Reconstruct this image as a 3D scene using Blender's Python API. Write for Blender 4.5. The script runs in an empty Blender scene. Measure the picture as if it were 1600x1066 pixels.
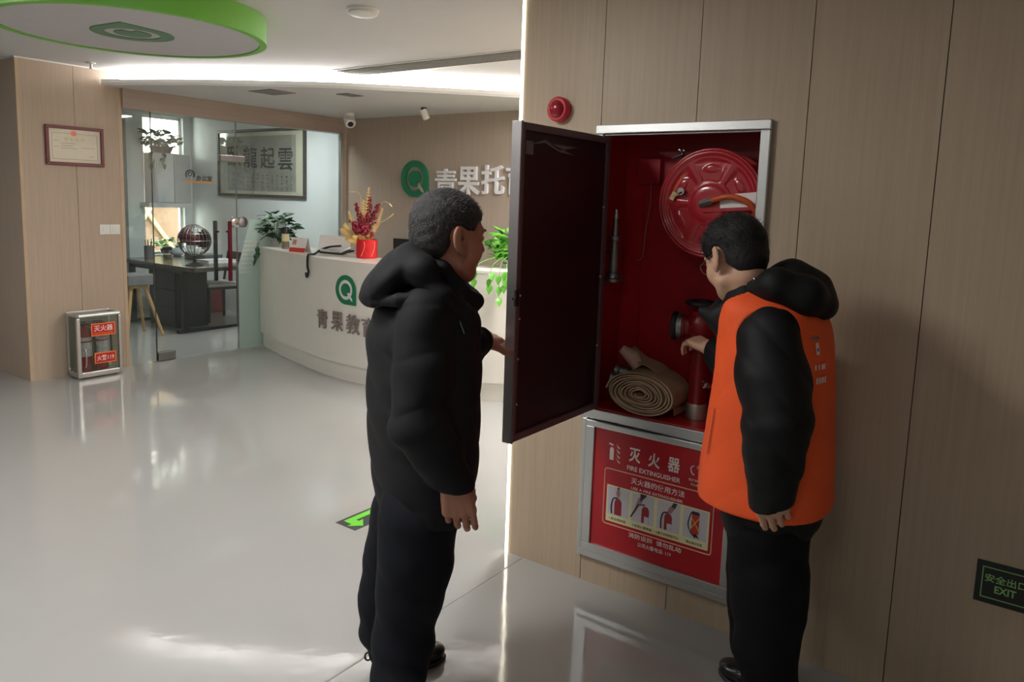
import bpy, bmesh, math, random
import numpy as np
from mathutils import Vector, Matrix
random.seed(7); RNG = np.random.default_rng(7)
SC = bpy.context.scene
COL = SC.collection
PI = math.pi

# ------------------------------------------------------------------ camera
F_PX, CX, CY, HC = 1172.0, 800.0, 466.0, 1.6
YAW, PITCH, ROLL = math.radians(35.68), math.radians(7.43), math.radians(-1.891)
def cam_axes():
    f = np.array([math.cos(PITCH)*math.cos(YAW), math.cos(PITCH)*math.sin(YAW), -math.sin(PITCH)])
    r = np.array([math.sin(YAW), -math.cos(YAW), 0.0]); d = np.cross(f, r)
    c, s = math.cos(ROLL), math.sin(ROLL)
    return c*r + s*d, -s*r + c*d, f
CR, CD, CF = cam_axes()
CAM = np.array([0, 0, HC])
cd = bpy.data.cameras.new('camera'); cam = bpy.data.objects.new('camera', cd); COL.objects.link(cam)
cd.sensor_fit = 'HORIZONTAL'; cd.sensor_width = 36.0; cd.lens = F_PX*36.0/1600.0
cd.shift_x = 0.0; cd.shift_y = -(533.0-CY)/1600.0
cd.clip_start = 0.05; cd.clip_end = 100
m = Matrix(((CR[0], -CD[0], -CF[0], 0), (CR[1], -CD[1], -CF[1], 0), (CR[2], -CD[2], -CF[2], HC), (0, 0, 0, 1)))
cam.matrix_world = m
SC.camera = cam

# ------------------------------------------------------------------ world, exposure, ceiling lamp strength
w = bpy.data.worlds.new('sky'); SC.world = w; w.use_nodes = True
wn = w.node_tree.nodes['Background']; wn.inputs[0].default_value = (1.0, 0.97, 0.9, 1); wn.inputs[1].default_value = 13.0
SC.view_settings.view_transform = 'Standard'; SC.view_settings.look = 'None'
SC.view_settings.exposure = 0.0; SC.view_settings.gamma = 1.0; SC.view_settings.use_curve_mapping = False
COVE_E, STRIP_E, PANEL_E = 22.0, 10.0, 26.0
PANELS = [(0.6, 4.6), (-0.9, 3.2), (0.9, 2.2), (4.4, 2.4), (5.2, 2.6), (4.8, 7.0), (-0.7, 0.3)]
PANEL_K = [1.15, 1.0, 1.4, 2.3, 2.3, 2.0, 0.35]

# ------------------------------------------------------------------ photograph pixel -> place on a known surface
def ray(x, y):
    return CR*((x-CX)/F_PX) + CD*((y-CY)/F_PX) + CF
def on_z(x, y, z=0.0):
    d = ray(x, y); return CAM + d*((z-HC)/d[2])
def on_x(x, y, X):
    d = ray(x, y); return CAM + d*(X/d[0])
def on_y(x, y, Y):
    d = ray(x, y); return CAM + d*(Y/d[1])

# ------------------------------------------------------------------ materials
MATS = {}
def mat(name, col, rough=0.5, metal=0.0, spec=0.5, var=0.06, vscale=8.0, bump=0.0, bscale=60.0, emit=None, estr=0.0, coat=0.0, stretch=None):
    if name in MATS: return MATS[name]
    M = bpy.data.materials.new(name); M.use_nodes = True; nt = M.node_tree; N = nt.nodes; L = nt.links
    b = N['Principled BSDF']
    b.inputs['Roughness'].default_value = rough; b.inputs['Metallic'].default_value = metal
    b.inputs['Specular IOR Level'].default_value = spec; b.inputs['Coat Weight'].default_value = coat
    tc = N.new('ShaderNodeTexCoord'); src = tc.outputs['Object']
    if stretch:
        mp = N.new('ShaderNodeMapping'); mp.inputs['Scale'].default_value = stretch; L.new(src, mp.inputs[0]); src = mp.outputs[0]
    nz = N.new('ShaderNodeTexNoise'); nz.inputs['Scale'].default_value = vscale; nz.inputs['Detail'].default_value = 4; L.new(src, nz.inputs['Vector'])
    rp = N.new('ShaderNodeValToRGB')
    rp.color_ramp.elements[0].position = 0.3; rp.color_ramp.elements[1].position = 0.7
    rp.color_ramp.elements[0].color = (*[max(0, c*(1-var)) for c in col], 1); rp.color_ramp.elements[1].color = (*[min(1, c*(1+var)) for c in col], 1)
    L.new(nz.outputs['Fac'], rp.inputs[0]); L.new(rp.outputs[0], b.inputs['Base Color'])
    if bump:
        n2 = N.new('ShaderNodeTexNoise'); n2.inputs['Scale'].default_value = bscale; n2.inputs['Detail'].default_value = 3; L.new(src, n2.inputs['Vector'])
        bp = N.new('ShaderNodeBump'); bp.inputs['Strength'].default_value = bump; bp.inputs['Distance'].default_value = 0.01
        L.new(n2.outputs['Fac'], bp.inputs['Height']); L.new(bp.outputs[0], b.inputs['Normal'])
    if emit:
        b.inputs['Emission Color'].default_value = (*emit, 1); b.inputs['Emission Strength'].default_value = estr
    MATS[name] = M; return M
def s2l(*c):
    return tuple(((v/255+0.055)/1.055)**2.4 if v > 10 else v/255/12.92 for v in c)
def wood(name, col, axis_scale, rough=0.45):
    if name in MATS: return MATS[name]
    M = mat(name, col, rough, 0, 0.4, 0.0)
    nt = M.node_tree; N = nt.nodes; L = nt.links; b = N['Principled BSDF']
    tc = N.new('ShaderNodeTexCoord'); mp = N.new('ShaderNodeMapping'); mp.inputs['Scale'].default_value = axis_scale; L.new(tc.outputs['Object'], mp.inputs[0])
    nz = N.new('ShaderNodeTexNoise'); nz.inputs['Scale'].default_value = 1.0; nz.inputs['Detail'].default_value = 6; nz.inputs['Roughness'].default_value = 0.7; L.new(mp.outputs[0], nz.inputs['Vector'])
    rp = N.new('ShaderNodeValToRGB'); e = rp.color_ramp.elements
    e[0].position = 0.32; e[1].position = 0.68; e[0].color = (*[c*0.92 for c in col], 1); e[1].color = (*[c*1.06 for c in col], 1)
    L.new(nz.outputs['Fac'], rp.inputs[0]); L.new(rp.outputs[0], b.inputs['Base Color'])
    bp = N.new('ShaderNodeBump'); bp.inputs['Strength'].default_value = 0.12; bp.inputs['Distance'].default_value = 0.004; L.new(nz.outputs['Fac'], bp.inputs['Height']); L.new(bp.outputs[0], b.inputs['Normal'])
    return M
def emitter(name, col, strength):
    if name in MATS: return MATS[name]
    M = bpy.data.materials.new(name); M.use_nodes = True; N = M.node_tree.nodes; L = M.node_tree.links
    N.remove(N['Principled BSDF']); e = N.new('ShaderNodeEmission'); e.inputs[0].default_value = (*col, 1); e.inputs[1].default_value = strength
    L.new(e.outputs[0], N['Material Output'].inputs[0]); MATS[name] = M; return M
def glass(name, tint, refl=0.12, rough=0.02, frost=0.0, frostcol=(0.7, 0.78, 0.75)):
    if name in MATS: return MATS[name]
    M = bpy.data.materials.new(name); M.use_nodes = True; N = M.node_tree.nodes; L = M.node_tree.links
    N.remove(N['Principled BSDF'])
    t = N.new('ShaderNodeBsdfTransparent'); t.inputs[0].default_value = (*tint, 1)
    g = N.new('ShaderNodeBsdfGlossy'); g.inputs['Roughness'].default_value = rough; g.inputs['Color'].default_value = (0.9, 0.95, 0.95, 1)
    lw = N.new('ShaderNodeLayerWeight'); lw.inputs[0].default_value = 0.35
    mu = N.new('ShaderNodeMath'); mu.operation = 'MULTIPLY'; mu.inputs[1].default_value = refl*2.2; L.new(lw.outputs['Fresnel'], mu.inputs[0])
    ad = N.new('ShaderNodeMath'); ad.operation = 'ADD'; ad.inputs[1].default_value = refl*0.3; L.new(mu.outputs[0], ad.inputs[0])
    mx = N.new('ShaderNodeMixShader'); L.new(ad.outputs[0], mx.inputs[0]); L.new(t.outputs[0], mx.inputs[1]); L.new(g.outputs[0], mx.inputs[2])
    out = mx
    if frost:
        d = N.new('ShaderNodeBsdfDiffuse'); d.inputs[0].default_value = (*frostcol, 1)
        tl = N.new('ShaderNodeBsdfTranslucent'); tl.inputs[0].default_value = (*frostcol, 1)
        m1 = N.new('ShaderNodeMixShader'); m1.inputs[0].default_value = 0.5; L.new(d.outputs[0], m1.inputs[1]); L.new(tl.outputs[0], m1.inputs[2])
        m2 = N.new('ShaderNodeMixShader'); m2.inputs[0].default_value = frost; L.new(mx.outputs[0], m2.inputs[1]); L.new(m1.outputs[0], m2.inputs[2]); out = m2
    L.new(out.outputs[0], N['Material Output'].inputs[0]); MATS[name] = M; return M

PANEL_W = wood('wood panel right', s2l(184, 164, 140), (0.8, 70, 1.6))
PANEL_P = wood('wood panel pillar', s2l(180, 161, 142), (70, 70, 1.6))
WALLB = wood('wood panel reception', s2l(176, 161, 147), (0.8, 60, 1.6))
EDGE_TAN = mat('tan edge trim', s2l(190, 165, 138), 0.4)
DARKGAP = mat('dark joint backing', s2l(70, 58, 48), 0.8)
CEIL = mat('ceiling paint', s2l(205, 204, 203), 0.7, var=0.015, vscale=2)
WHITE = mat('white paint', s2l(228, 227, 222), 0.45, var=0.02)
GREYWALL = mat('office wall paint', s2l(205, 212, 214), 0.6, var=0.02)
ALU = mat('brushed aluminium', s2l(205, 206, 204), 0.36, 1.0, var=0.05, vscale=40, stretch=(1, 1, 30))
ALUD = mat('dull aluminium', s2l(150, 146, 146), 0.42, 1.0, var=0.05, vscale=30)
CHROME = mat('chrome', s2l(215, 215, 215), 0.14, 1.0)
STEEL = mat('grey steel', s2l(140, 140, 136), 0.38, 0.9)
REDCAB = mat('cabinet red enamel', s2l(172, 26, 38), 0.38, 0, 0.4, 0.08, 3, coat=0.15)
REDREEL = mat('reel red enamel', s2l(172, 40, 48), 0.24, 0, 0.5, 0.05, 5, coat=0.4)
REDVALVE = mat('valve red enamel', s2l(135, 18, 22), 0.35, 0, 0.5, 0.1, 12, bump=0.15)
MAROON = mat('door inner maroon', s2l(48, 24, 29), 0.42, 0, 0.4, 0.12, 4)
POSTER = mat('poster red', s2l(178, 24, 34), 0.25, 0, 0.5, 0.02)
PWHITE = mat('print white', s2l(235, 225, 220), 0.45, var=0.01)
PCREAM = mat('print cream', s2l(226, 222, 172), 0.45, var=0.03)
PGREY = mat('print pale grey', s2l(200, 196, 200), 0.45, var=0.03)
PDARK = mat('print dark', s2l(40, 36, 40), 0.5, var=0.05)
PRED = mat('print extinguisher red', s2l(150, 30, 45), 0.45)
PSKIN = mat('print hand', s2l(165, 115, 115), 0.5)
PYEL = mat('print yellow', s2l(240, 200, 90), 0.5)
PBROWN = mat('print brown', s2l(120, 85, 30), 0.5)
ORANGE_E = mat('sticker orange', s2l(240, 130, 60), 0.4)
BLACKM = mat('black plastic', s2l(28, 28, 30), 0.4)
BLACKMET = mat('black metal', s2l(38, 38, 42), 0.45, 0.3)
GREEN = mat('logo green', s2l(24, 120, 84), 0.35, var=0.02)
DISCG = mat('disc green', s2l(118, 190, 72), 0.45, var=0.02)
DISCD = mat('disc dark green', s2l(90, 130, 100), 0.5, var=0.02)
LETTER = mat('desk lettering grey', s2l(136, 122, 118), 0.4)
SILVER = mat('silver lettering', s2l(240, 240, 242), 0.35, 0.1)
HOSE = mat('canvas hose', s2l(176, 156, 128), 0.85, 0, 0.2, 0.12, 14, bump=0.25, bscale=160)
LEAF = mat('leaf green', s2l(58, 112, 44), 0.35, 0, 0.5, 0.35, 9)
LEAFD = mat('leaf dark green', s2l(38, 72, 42), 0.4, 0, 0.5, 0.3, 9)
LEAFL = mat('leaf bright green', s2l(96, 168, 56), 0.35, 0, 0.5, 0.3, 9)
GOLD = mat('gold foliage', s2l(214, 180, 112), 0.4, 0.4, var=0.15)
BERRY = mat('dark red berries', s2l(128, 22, 42), 0.35, var=0.2, vscale=40)
POTRED = mat('red pot', s2l(205, 30, 36), 0.3, var=0.1, vscale=30)
WALNUT = mat('dark walnut', s2l(62, 48, 42), 0.45, var=0.15, vscale=10, stretch=(2, 20, 20))
OAK = mat('pale oak', s2l(188, 152, 104), 0.5, var=0.1, vscale=10)
SKIN1 = mat('skin tan', s2l(176, 122, 100), 0.5, 0, 0.4, 0.08, 18, bump=0.06, bscale=220)
SKIN2 = mat('skin light', s2l(202, 160, 132), 0.5, 0, 0.4, 0.06, 18, bump=0.05, bscale=220)
HAIR1 = mat('greying hair', s2l(44, 42, 42), 0.55, 0, 0.4, 0.55, 90, bump=0.5, bscale=260)
HAIR1S = mat('grey hair strands', s2l(72, 70, 70), 0.5, 0, 0.4, 0.4, 60)
HAIR2 = mat('black hair', s2l(20, 18, 19), 0.5, 0, 0.4, 0.4, 90, bump=0.5, bscale=240)
JACKET1 = mat('black jacket cloth', s2l(24, 24, 26), 0.75, 0, 0.25, 0.2, 6, bump=0.12, bscale=300)
TROUSER1 = mat('navy black trousers', s2l(16, 18, 25), 0.8, 0, 0.22, 0.2, 5, bump=0.1, bscale=300)
JACKET2 = mat('black padded jacket', s2l(14, 13, 14), 0.65, 0, 0.28, 0.2, 6, bump=0.1, bscale=200)
TROUSER2 = mat('black trousers', s2l(10, 10, 13), 0.8, 0, 0.2, 0.2, 5, bump=0.1, bscale=300)
VEST = mat('orange vest cloth', s2l(244, 94, 44), 0.65, 0, 0.3, 0.06, 4, bump=0.12, bscale=260)
LEATHER = mat('black shoe leather', s2l(24, 24, 25), 0.24, 0, 0.5, 0.1, 10)

# floor: glossy self-levelling resin with faint mottling
def floor_mat():
    M = mat('resin floor', s2l(166, 165, 162), 0.14, 0, 0.85, 0.03, 1.2)
    nt = M.node_tree; N = nt.nodes; L = nt.links; b = N['Principled BSDF']
    tc = N.new('ShaderNodeTexCoord'); nz = N.new('ShaderNodeTexNoise'); nz.inputs['Scale'].default_value = 5; nz.inputs['Detail'].default_value = 6; L.new(tc.outputs['Object'], nz.inputs['Vector'])
    mr = N.new('ShaderNodeMapRange'); mr.inputs[1].default_value = 0.35; mr.inputs[2].default_value = 0.7; mr.inputs[3].default_value = 0.05; mr.inputs[4].default_value = 0.13
    L.new(nz.outputs['Fac'], mr.inputs[0]); L.new(mr.outputs[0], b.inputs['Roughness'])
    n2 = N.new('ShaderNodeTexNoise'); n2.inputs['Scale'].default_value = 14; n2.inputs['Detail'].default_value = 3; L.new(tc.outputs['Object'], n2.inputs['Vector'])
    bp = N.new('ShaderNodeBump'); bp.inputs['Strength'].default_value = 0.05; bp.inputs['Distance'].default_value = 0.01; L.new(n2.outputs['Fac'], bp.inputs['Height']); L.new(bp.outputs[0], b.inputs['Normal'])
    return M
FLOOR = floor_mat()

# ------------------------------------------------------------------ mesh building
ORG = {}
class MB:
    def __init__(s): s.v = []; s.f = []
    def add(s, V, F):
        o = len(s.v); s.v += [tuple(map(float, p)) for p in V]; s.f += [tuple(int(i)+o for i in f) for f in F]; return s
    def box(s, a, b):
        x0, y0, z0 = [min(p, q) for p, q in zip(a, b)]; x1, y1, z1 = [max(p, q) for p, q in zip(a, b)]
        return s.add([(x0,y0,z0),(x1,y0,z0),(x1,y1,z0),(x0,y1,z0),(x0,y0,z1),(x1,y0,z1),(x1,y1,z1),(x0,y1,z1)],
                     [(0,3,2,1),(4,5,6,7),(0,1,5,4),(1,2,6,5),(2,3,7,6),(3,0,4,7)])
    def obox(s, c, ax, h):   # oriented box: centre, 3 axes, half sizes
        c = np.array(c, float); ax = [np.array(a, float)/np.linalg.norm(a) for a in ax]
        V = [c + sx*ax[0]*h[0] + sy*ax[1]*h[1] + sz*ax[2]*h[2] for sz in (-1,1) for sx, sy in ((-1,-1),(1,-1),(1,1),(-1,1))]
        F = [(0,3,2,1),(4,5,6,7),(0,1,5,4),(1,2,6,5),(2,3,7,6),(3,0,4,7)]
        if np.dot(np.cross(ax[0], ax[1]), ax[2]) < 0: F = [f[::-1] for f in F]
        return s.add(V, F)
    def prism(s, pts, d):    # planar polygon pts extruded by vector d
        pts = [np.array(p, float) for p in pts]; d = np.array(d, float); n = len(pts)
        nn = sum((np.cross(pts[i]-pts[0], pts[(i+1) % n]-pts[0]) for i in range(n)), np.zeros(3))
        F = [tuple(range(n))[::-1], tuple(range(n, 2*n))] + [(i, (i+1) % n, (i+1) % n+n, i+n) for i in range(n)]
        if np.dot(nn, d) < 0: F = [f[::-1] for f in F]
        return s.add(pts + [p+d for p in pts], F)
    def tube(s, pts, r, n=10, cap=True, closed=False):
        P = [np.array(p, float) for p in pts]; k = len(P); rs = r if hasattr(r, '__len__') else [r]*k
        V = []; F = []; u = None
        for i in range(k):
            a = P[(i-1) % k] if (closed or i > 0) else P[i]; b = P[(i+1) % k] if (closed or i < k-1) else P[i]
            t = b-a; t /= (np.linalg.norm(t)+1e-12)
            if u is None: u = np.cross(t, (0, 0, 1)) if abs(t[2]) < 0.9 else np.cross(t, (1, 0, 0))
            u = u - t*np.dot(u, t); u /= (np.linalg.norm(u)+1e-12); w2 = np.cross(t, u)
            V += [P[i] + rs[i]*(math.cos(2*PI*j/n)*u + math.sin(2*PI*j/n)*w2) for j in range(n)]
        for i in range(k if closed else k-1):
            for j in range(n):
                a0 = i*n+j; a1 = i*n+(j+1) % n; b0 = ((i+1) % k)*n+j; b1 = ((i+1) % k)*n+(j+1) % n
                F.append((a0, a1, b1, b0))
        if cap and not closed: F += [tuple(range(n))[::-1], tuple(range((k-1)*n, k*n))]
        return s.add(V, F)
    def lathe(s, prof, c, axis=(0, 0, 1), n=24):   # prof: (radius, along axis)
        c = np.array(c, float); a = np.array(axis, float); a /= np.linalg.norm(a)
        u = np.cross(a, (0, 0, 1)) if abs(a[2]) < 0.9 else np.array((1., 0, 0)); u /= np.linalg.norm(u); w2 = np.cross(a, u)
        V = []; F = []; k = len(prof)
        for r, h in prof: V += [c + a*h + r*(math.cos(2*PI*j/n)*u + math.sin(2*PI*j/n)*w2) for j in range(n)]
        for i in range(k-1):
            for j in range(n): F.append((i*n+j, i*n+(j+1) % n, (i+1)*n+(j+1) % n, (i+1)*n+j))
        F += [tuple(range(n))[::-1], tuple(range((k-1)*n, k*n))]
        return s.add(V, F)
    def sphere(s, c, r, n=12, m_=8):
        rr = r if hasattr(r, '__len__') else (r, r, r)
        V = [(c[0], c[1], c[2]+rr[2])]; F = []
        for i in range(1, m_):
            t = PI*i/m_
            V += [(c[0]+rr[0]*math.sin(t)*math.cos(2*PI*j/n), c[1]+rr[1]*math.sin(t)*math.sin(2*PI*j/n), c[2]+rr[2]*math.cos(t)) for j in range(n)]
        V.append((c[0], c[1], c[2]-rr[2])); e = len(V)-1
        for j in range(n):
            F.append((0, 1+j, 1+(j+1) % n)); F.append((e, e-n+(j+1) % n, e-n+j))
        for i in range(m_-2):
            for j in range(n):
                a0 = 1+i*n+j; a1 = 1+i*n+(j+1) % n; F.append((a0, a0+n, a1+n, a1))
        return s.add(V, F)
    def text(s, body, c, right, up, height, depth=0.0012, bold=0.0, width=None):
        """lettering centred on c; glyph height scaled to height, optional total width"""
        V, F = glyphs(body, bold)
        if len(V) == 0: return s
        lo = V.min(0); hi = V.max(0); sc = height/max(hi[1]-lo[1], 1e-6)
        sx = width/max(hi[0]-lo[0], 1e-6) if width else sc
        c = np.array(c, float); right = np.array(right, float); up = np.array(up, float); nrm = np.cross(right, up)
        mid = (lo+hi)/2
        W = [c + right*(p[0]-mid[0])*sx + up*(p[1]-mid[1])*sc + nrm*(depth if p[2] > 0 else 0.0) for p in V]
        return s.add(W, F)
_GL = {}
def glyphs(body, bold=0.0):
    if (body, bold) in _GL: return _GL[(body, bold)]
    c = bpy.data.curves.new('t', 'FONT'); c.body = body; c.extrude = 0.01; c.offset = bold; c.resolution_u = 3
    o = bpy.data.objects.new('t', c); COL.objects.link(o); bpy.context.view_layer.update()
    me = o.to_mesh(); V = np.array([v.co[:] for v in me.vertices]); F = [tuple(p.vertices) for p in me.polygons]
    o.to_mesh_clear(); bpy.data.objects.remove(o); bpy.data.curves.remove(c)
    _GL[(body, bold)] = (V, F); return V, F

def obj(name, mb, material, parent=None, smooth=None, org=None, bevel=0.0):
    V = np.array(mb.v, float)
    if parent is not None: o0 = ORG[parent.name]
    elif org is not None: o0 = np.array(org, float)
    else:
        lo = V.min(0); hi = V.max(0); o0 = np.array([(lo[0]+hi[0])/2, (lo[1]+hi[1])/2, lo[2]])
    me = bpy.data.meshes.new(name); me.from_pydata((V-o0).tolist(), [], mb.f); me.update()
    for mm in (material if isinstance(material, (list, tuple)) else [material]): me.materials.append(mm)
    o = bpy.data.objects.new(name, me); COL.objects.link(o)
    if parent is not None: o.parent = parent
    else: o.location = o0
    ORG[o.name] = o0
    if smooth is not None:
        me.shade_smooth()
        if smooth < 180: me.set_sharp_from_angle(angle=math.radians(smooth))
    if bevel:
        b = o.modifiers.new('bevel', 'BEVEL'); b.width = bevel; b.segments = 2; b.limit_method = 'ANGLE'; b.angle_limit = math.radians(40)
    return o
def raw(name, V, F, material, parent, smooth=True):
    o0 = ORG[parent.name] if parent is not None else np.zeros(3)
    V = np.asarray(V, np.float32)-o0.astype(np.float32); F = np.asarray(F, np.int32); k = F.shape[1]
    me = bpy.data.meshes.new(name); me.vertices.add(len(V)); me.vertices.foreach_set('co', V.ravel())
    me.loops.add(F.size); me.loops.foreach_set('vertex_index', F.ravel())
    me.polygons.add(len(F)); me.polygons.foreach_set('loop_start', np.arange(0, F.size, k, dtype=np.int32)); me.update(calc_edges=True); me.validate()
    me.materials.append(material)
    if smooth: me.shade_smooth()
    o = bpy.data.objects.new(name, me); COL.objects.link(o); o.parent = parent; ORG[o.name] = o0
    return o
def thing(name, label, cat, loc, group=None):
    o = bpy.data.objects.new(name, None); o.empty_display_size = 0.1; COL.objects.link(o); o.location = loc; ORG[o.name] = np.array(loc, float)
    o['label'] = label; o['category'] = cat
    if group: o['group'] = group
    return o
def tag(o, label, cat, group=None):
    o['label'] = label; o['category'] = cat
    if group: o['group'] = group
    return o
def struct(o, label=None):
    o['kind'] = 'structure'
    if label: o['label'] = label
    return o
def dup(o, parent):
    c = o.copy(); COL.objects.link(c); c.parent = parent; ORG[c.name] = ORG[o.name]; return c

# ================================================================== SETTING
W = 2.661           # face of the right-hand panelled wall
YC = 1.889          # its free corner, where the light strip stands
YG = 6.666          # glass partition and pillar face
XB = 5.93           # reception back wall
ZC, ZS = 2.584, 2.45
X0, Y0 = -4.0, -3.0
struct(obj('floor', MB().box((X0, Y0, -0.08), (8.0, 13.0, 0)), FLOOR), 'glossy pale grey resin floor')
fl = bpy.data.objects['floor']
obj('joint_strip', MB().box((0.2, 1.8005, 0.0), (2.66, 1.8085, 0.0012)), mat('floor joint', s2l(150, 146, 140), 0.4), fl)
struct(obj('ceiling', MB().box((X0, Y0, ZC), (8.0, 10.2, ZC+0.1)), CEIL), 'pale grey painted ceiling')

# right wall: backing block with a hole for the cabinet, then the timber panels one by one
CY0, CY1, CZ0, CZ1 = 0.826, 1.516, 0.120, 1.906      # cabinet outer frame
hy0, hy1, hz0, hz1 = CY0+0.012, CY1-0.012, CZ0+0.012, CZ1-0.012
mb = MB(); xa, xb = W+0.012, W+0.30
mb.box((xa, Y0, 0), (xb, hy0, ZC)); mb.box((xa, hy1, 0), (xb, YC, ZC)); mb.box((xa, hy0, 0), (xb, hy1, hz0)); mb.box((xa, hy0, hz1), (xb, hy1, ZC))
mb.box((xb, YC-0.15, 0), (XB+0.3, YC, ZC))
wr = struct(obj('wall_right', mb, DARKGAP), 'beige timber panelled wall with a fire cabinet')
joints = [YC, 1.504, 1.108, 0.716, 0.319, -0.08, -0.48, -0.88, -1.28, -1.68, -2.08, -2.48, -2.9]
for a, b in zip(joints[1:], joints[:-1]):
    a2, b2 = a+0.0015, b-(0.0015 if b != YC else 0); q = MB()
    if b2 <= hy0 or a2 >= hy1: q.box((W, a2, 0), (xa, b2, ZC))
    else:
        q.box((W, a2, 0), (xa, b2, hz0)); q.box((W, a2, hz1), (xa, b2, ZC))
        if a2 < hy0: q.box((W, a2, hz0), (xa, hy0, hz1))
        if b2 > hy1: q.box((W, hy1, hz0), (xa, b2, hz1))
    obj('panel', q, PANEL_W, wr)
obj('panel', MB().box((xa, YC, 0), (XB, YC+0.012, ZC)), PANEL_W, wr)
# the corner light strip
t = thing('corner_light_strip', 'glowing vertical light strip on the corner of the panelled wall', 'light strip', (W, YC, 0))
obj('channel', MB().box((W-0.002, YC+0.0125, 0), (W+0.011, YC+0.016, ZC)), ALU, t)
obj('diffuser', MB().box((W-0.004, YC+0.0005, 0.0), (W+0.010, YC+0.0120, ZC)), emitter('strip glow', (1.0, 0.93, 0.74), STRIP_E), t)

# left pillar: panels over a core
px0, px1 = 2.577, 3.39
core = MB().box((px0+0.012, YG+0.012, 0), (px1-0.012, 8.4, ZC))
wl = struct(obj('wall_left', core, DARKGAP), 'beige timber panelled pillar beside the glass office')
for a, b in ((px0+0.024, 3.000), (3.003, px1-0.03)):
    obj('panel', MB().box((a, YG, 0), (b, YG+0.012, ZC-0.006)), PANEL_P, wl)
for a, b in ((YG+0.024, 7.40), (7.403, 8.4)):
    obj('panel', MB().box((px0, a, 0), (px0+0.012, b, ZC-0.006)), PANEL_P, wl)
obj('corner_trim', MB().box((px0-0.001, YG-0.001, 0), (px0+0.024, YG+0.024, ZC-0.006)), EDGE_TAN, wl)
obj('corner_trim', MB().box((px1-0.03, YG-0.003, 0), (px1, YG+0.012, ZC-0.006)), EDGE_TAN, wl)
obj('panel', MB().box((px1-0.012, YG+0.012, 0), (px1, 8.4, ZC)), PANEL_P, wl)
obj('cornice', MB().box((px0-0.006, YG-0.006, ZC-0.010), (px1, YG+0.016, ZC)), WHITE, wl)
obj('cornice', MB().box((px0-0.006, YG, ZC-0.010), (px0+0.012, 8.4, ZC)), WHITE, wl)

# reception back wall, office walls, outer shell
struct(obj('wall_reception', MB().box((XB, YC-0.15, 0), (XB+0.15, YG, ZC)), WALLB), 'taupe wall behind the reception desk')
wo = MB(); wo.box((XB, YG, 0), (XB+0.15, 9.95, ZC))
struct(obj('wall_office', wo, GREYWALL), 'pale grey office side wall')
wx0, wx1, wz0, wz1 = 5.245, 5.81, 0.72, 2.56
mb = MB(); mb.box((2.6, 9.79, 0), (wx0, 9.95, ZC)); mb.box((wx1, 9.79, 0), (XB, 9.95, ZC)); mb.box((wx0, 9.79, 0), (wx1, 9.95, wz0)); mb.box((wx0, 9.79, wz1), (wx1, 9.95, ZC))
struct(obj('wall_window', mb, GREYWALL), 'pale grey office wall with the window')
win = thing('window_1', 'tall bright office window', 'window', (wx0, 9.9, wz0)); del win['category']; struct(win)
for (a, b) in (((wx0, wz0), (wx0+0.035, wz1)), ((wx1-0.035, wz0), (wx1, wz1)), ((wx0, wz0), (wx1, wz0+0.035)), ((wx0, 1.36), (wx1, 1.40)), ((wx0, wz1-0.035), (wx1, wz1))):
    obj('window_frame', MB().box((a[0], 9.85, a[1]), (b[0], 9.90, b[1])), WHITE, win)
for z0, z1 in ((wz0+0.035, 1.36), (1.40, wz1-0.035)):
    obj('pane', MB().box((wx0+0.035, 9.872, z0), (wx1-0.035, 9.878, z1)), glass('window glass', (0.96, 0.97, 0.95), 0.05), win)
obj('sill', MB().box((wx0-0.02, 9.75, wz0-0.03), (wx1+0.02, 9.86, wz0)), WHITE, win)
struct(obj('wall_back', MB().box((X0, Y0-0.1, 0), (W+0.3, Y0, ZC)), WHITE), 'plain wall across the lobby')
struct(obj('wall_lobby', MB().box((X0-0.1, Y0, 0), (X0, 10.2, ZC)), WHITE), 'plain wall at the lobby end')
struct(obj('wall_corridor', MB().box((X0, 10.1, 0), (2.6, 10.2, ZC)), WHITE), 'plain corridor end wall')
# outside, seen through the window: a sunlit masonry wall with pale bracing bars
ow = struct(obj('wall_outside', MB().box((3.5, 12.2, -0.0), (8.0, 12.35, 2.2)), mat('outdoor masonry', s2l(122, 100, 82), 0.9, var=0.12, vscale=14)), 'sunlit masonry outside the window')
for a, b in (((5.9, 12.15, 0.2), (7.0, 12.15, 1.9)), ((5.9, 12.15, 1.15), (7.4, 12.15, 1.5)), ((6.5, 12.15, 0.0), (6.15, 12.15, 1.7)), ((6.2, 12.15, 1.7), (7.2, 12.15, 0.3))):
    obj('brace_bar', MB().tube([a, b], 0.035, 8), mat('brace cream', s2l(190, 178, 132), 0.7), ow)

# header beam over the glass, lowered reception ceiling with curved light cove
struct(obj('trim_1', MB().box((px1, YG-0.03, 2.285), (XB, YG+0.12, ZS)), wood('wood panel header', s2l(172, 157, 146), (1.6, 60, 60))), 'taupe beam above the glass partition')
def spline(pts, n=8, closed=False):
    P = [np.array(p, float) for p in pts]; k = len(P); out = []
    for i in range(k if closed else k-1):
        p0, p1, p2, p3 = (P[(i-1) % k], P[i], P[(i+1) % k], P[(i+2) % k]) if closed else (P[max(i-1, 0)], P[i], P[i+1], P[min(i+2, k-1)])
        for j in range(n):
            s = j/n; out.append(0.5*((2*p1)+(-p0+p2)*s+(2*p0-5*p1+4*p2-p3)*s*s+(-p0+3*p1-3*p2+p3)*s**3))
    if not closed: out.append(P[-1])
    return out
cove = spline([(3.215, 6.64), (3.29, 6.482), (3.527, 5.936), (3.783, 5.479), (4.187, 4.832), (4.683, 4.285), (5.231, 3.732), (5.93, 3.15)], 6)
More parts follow.
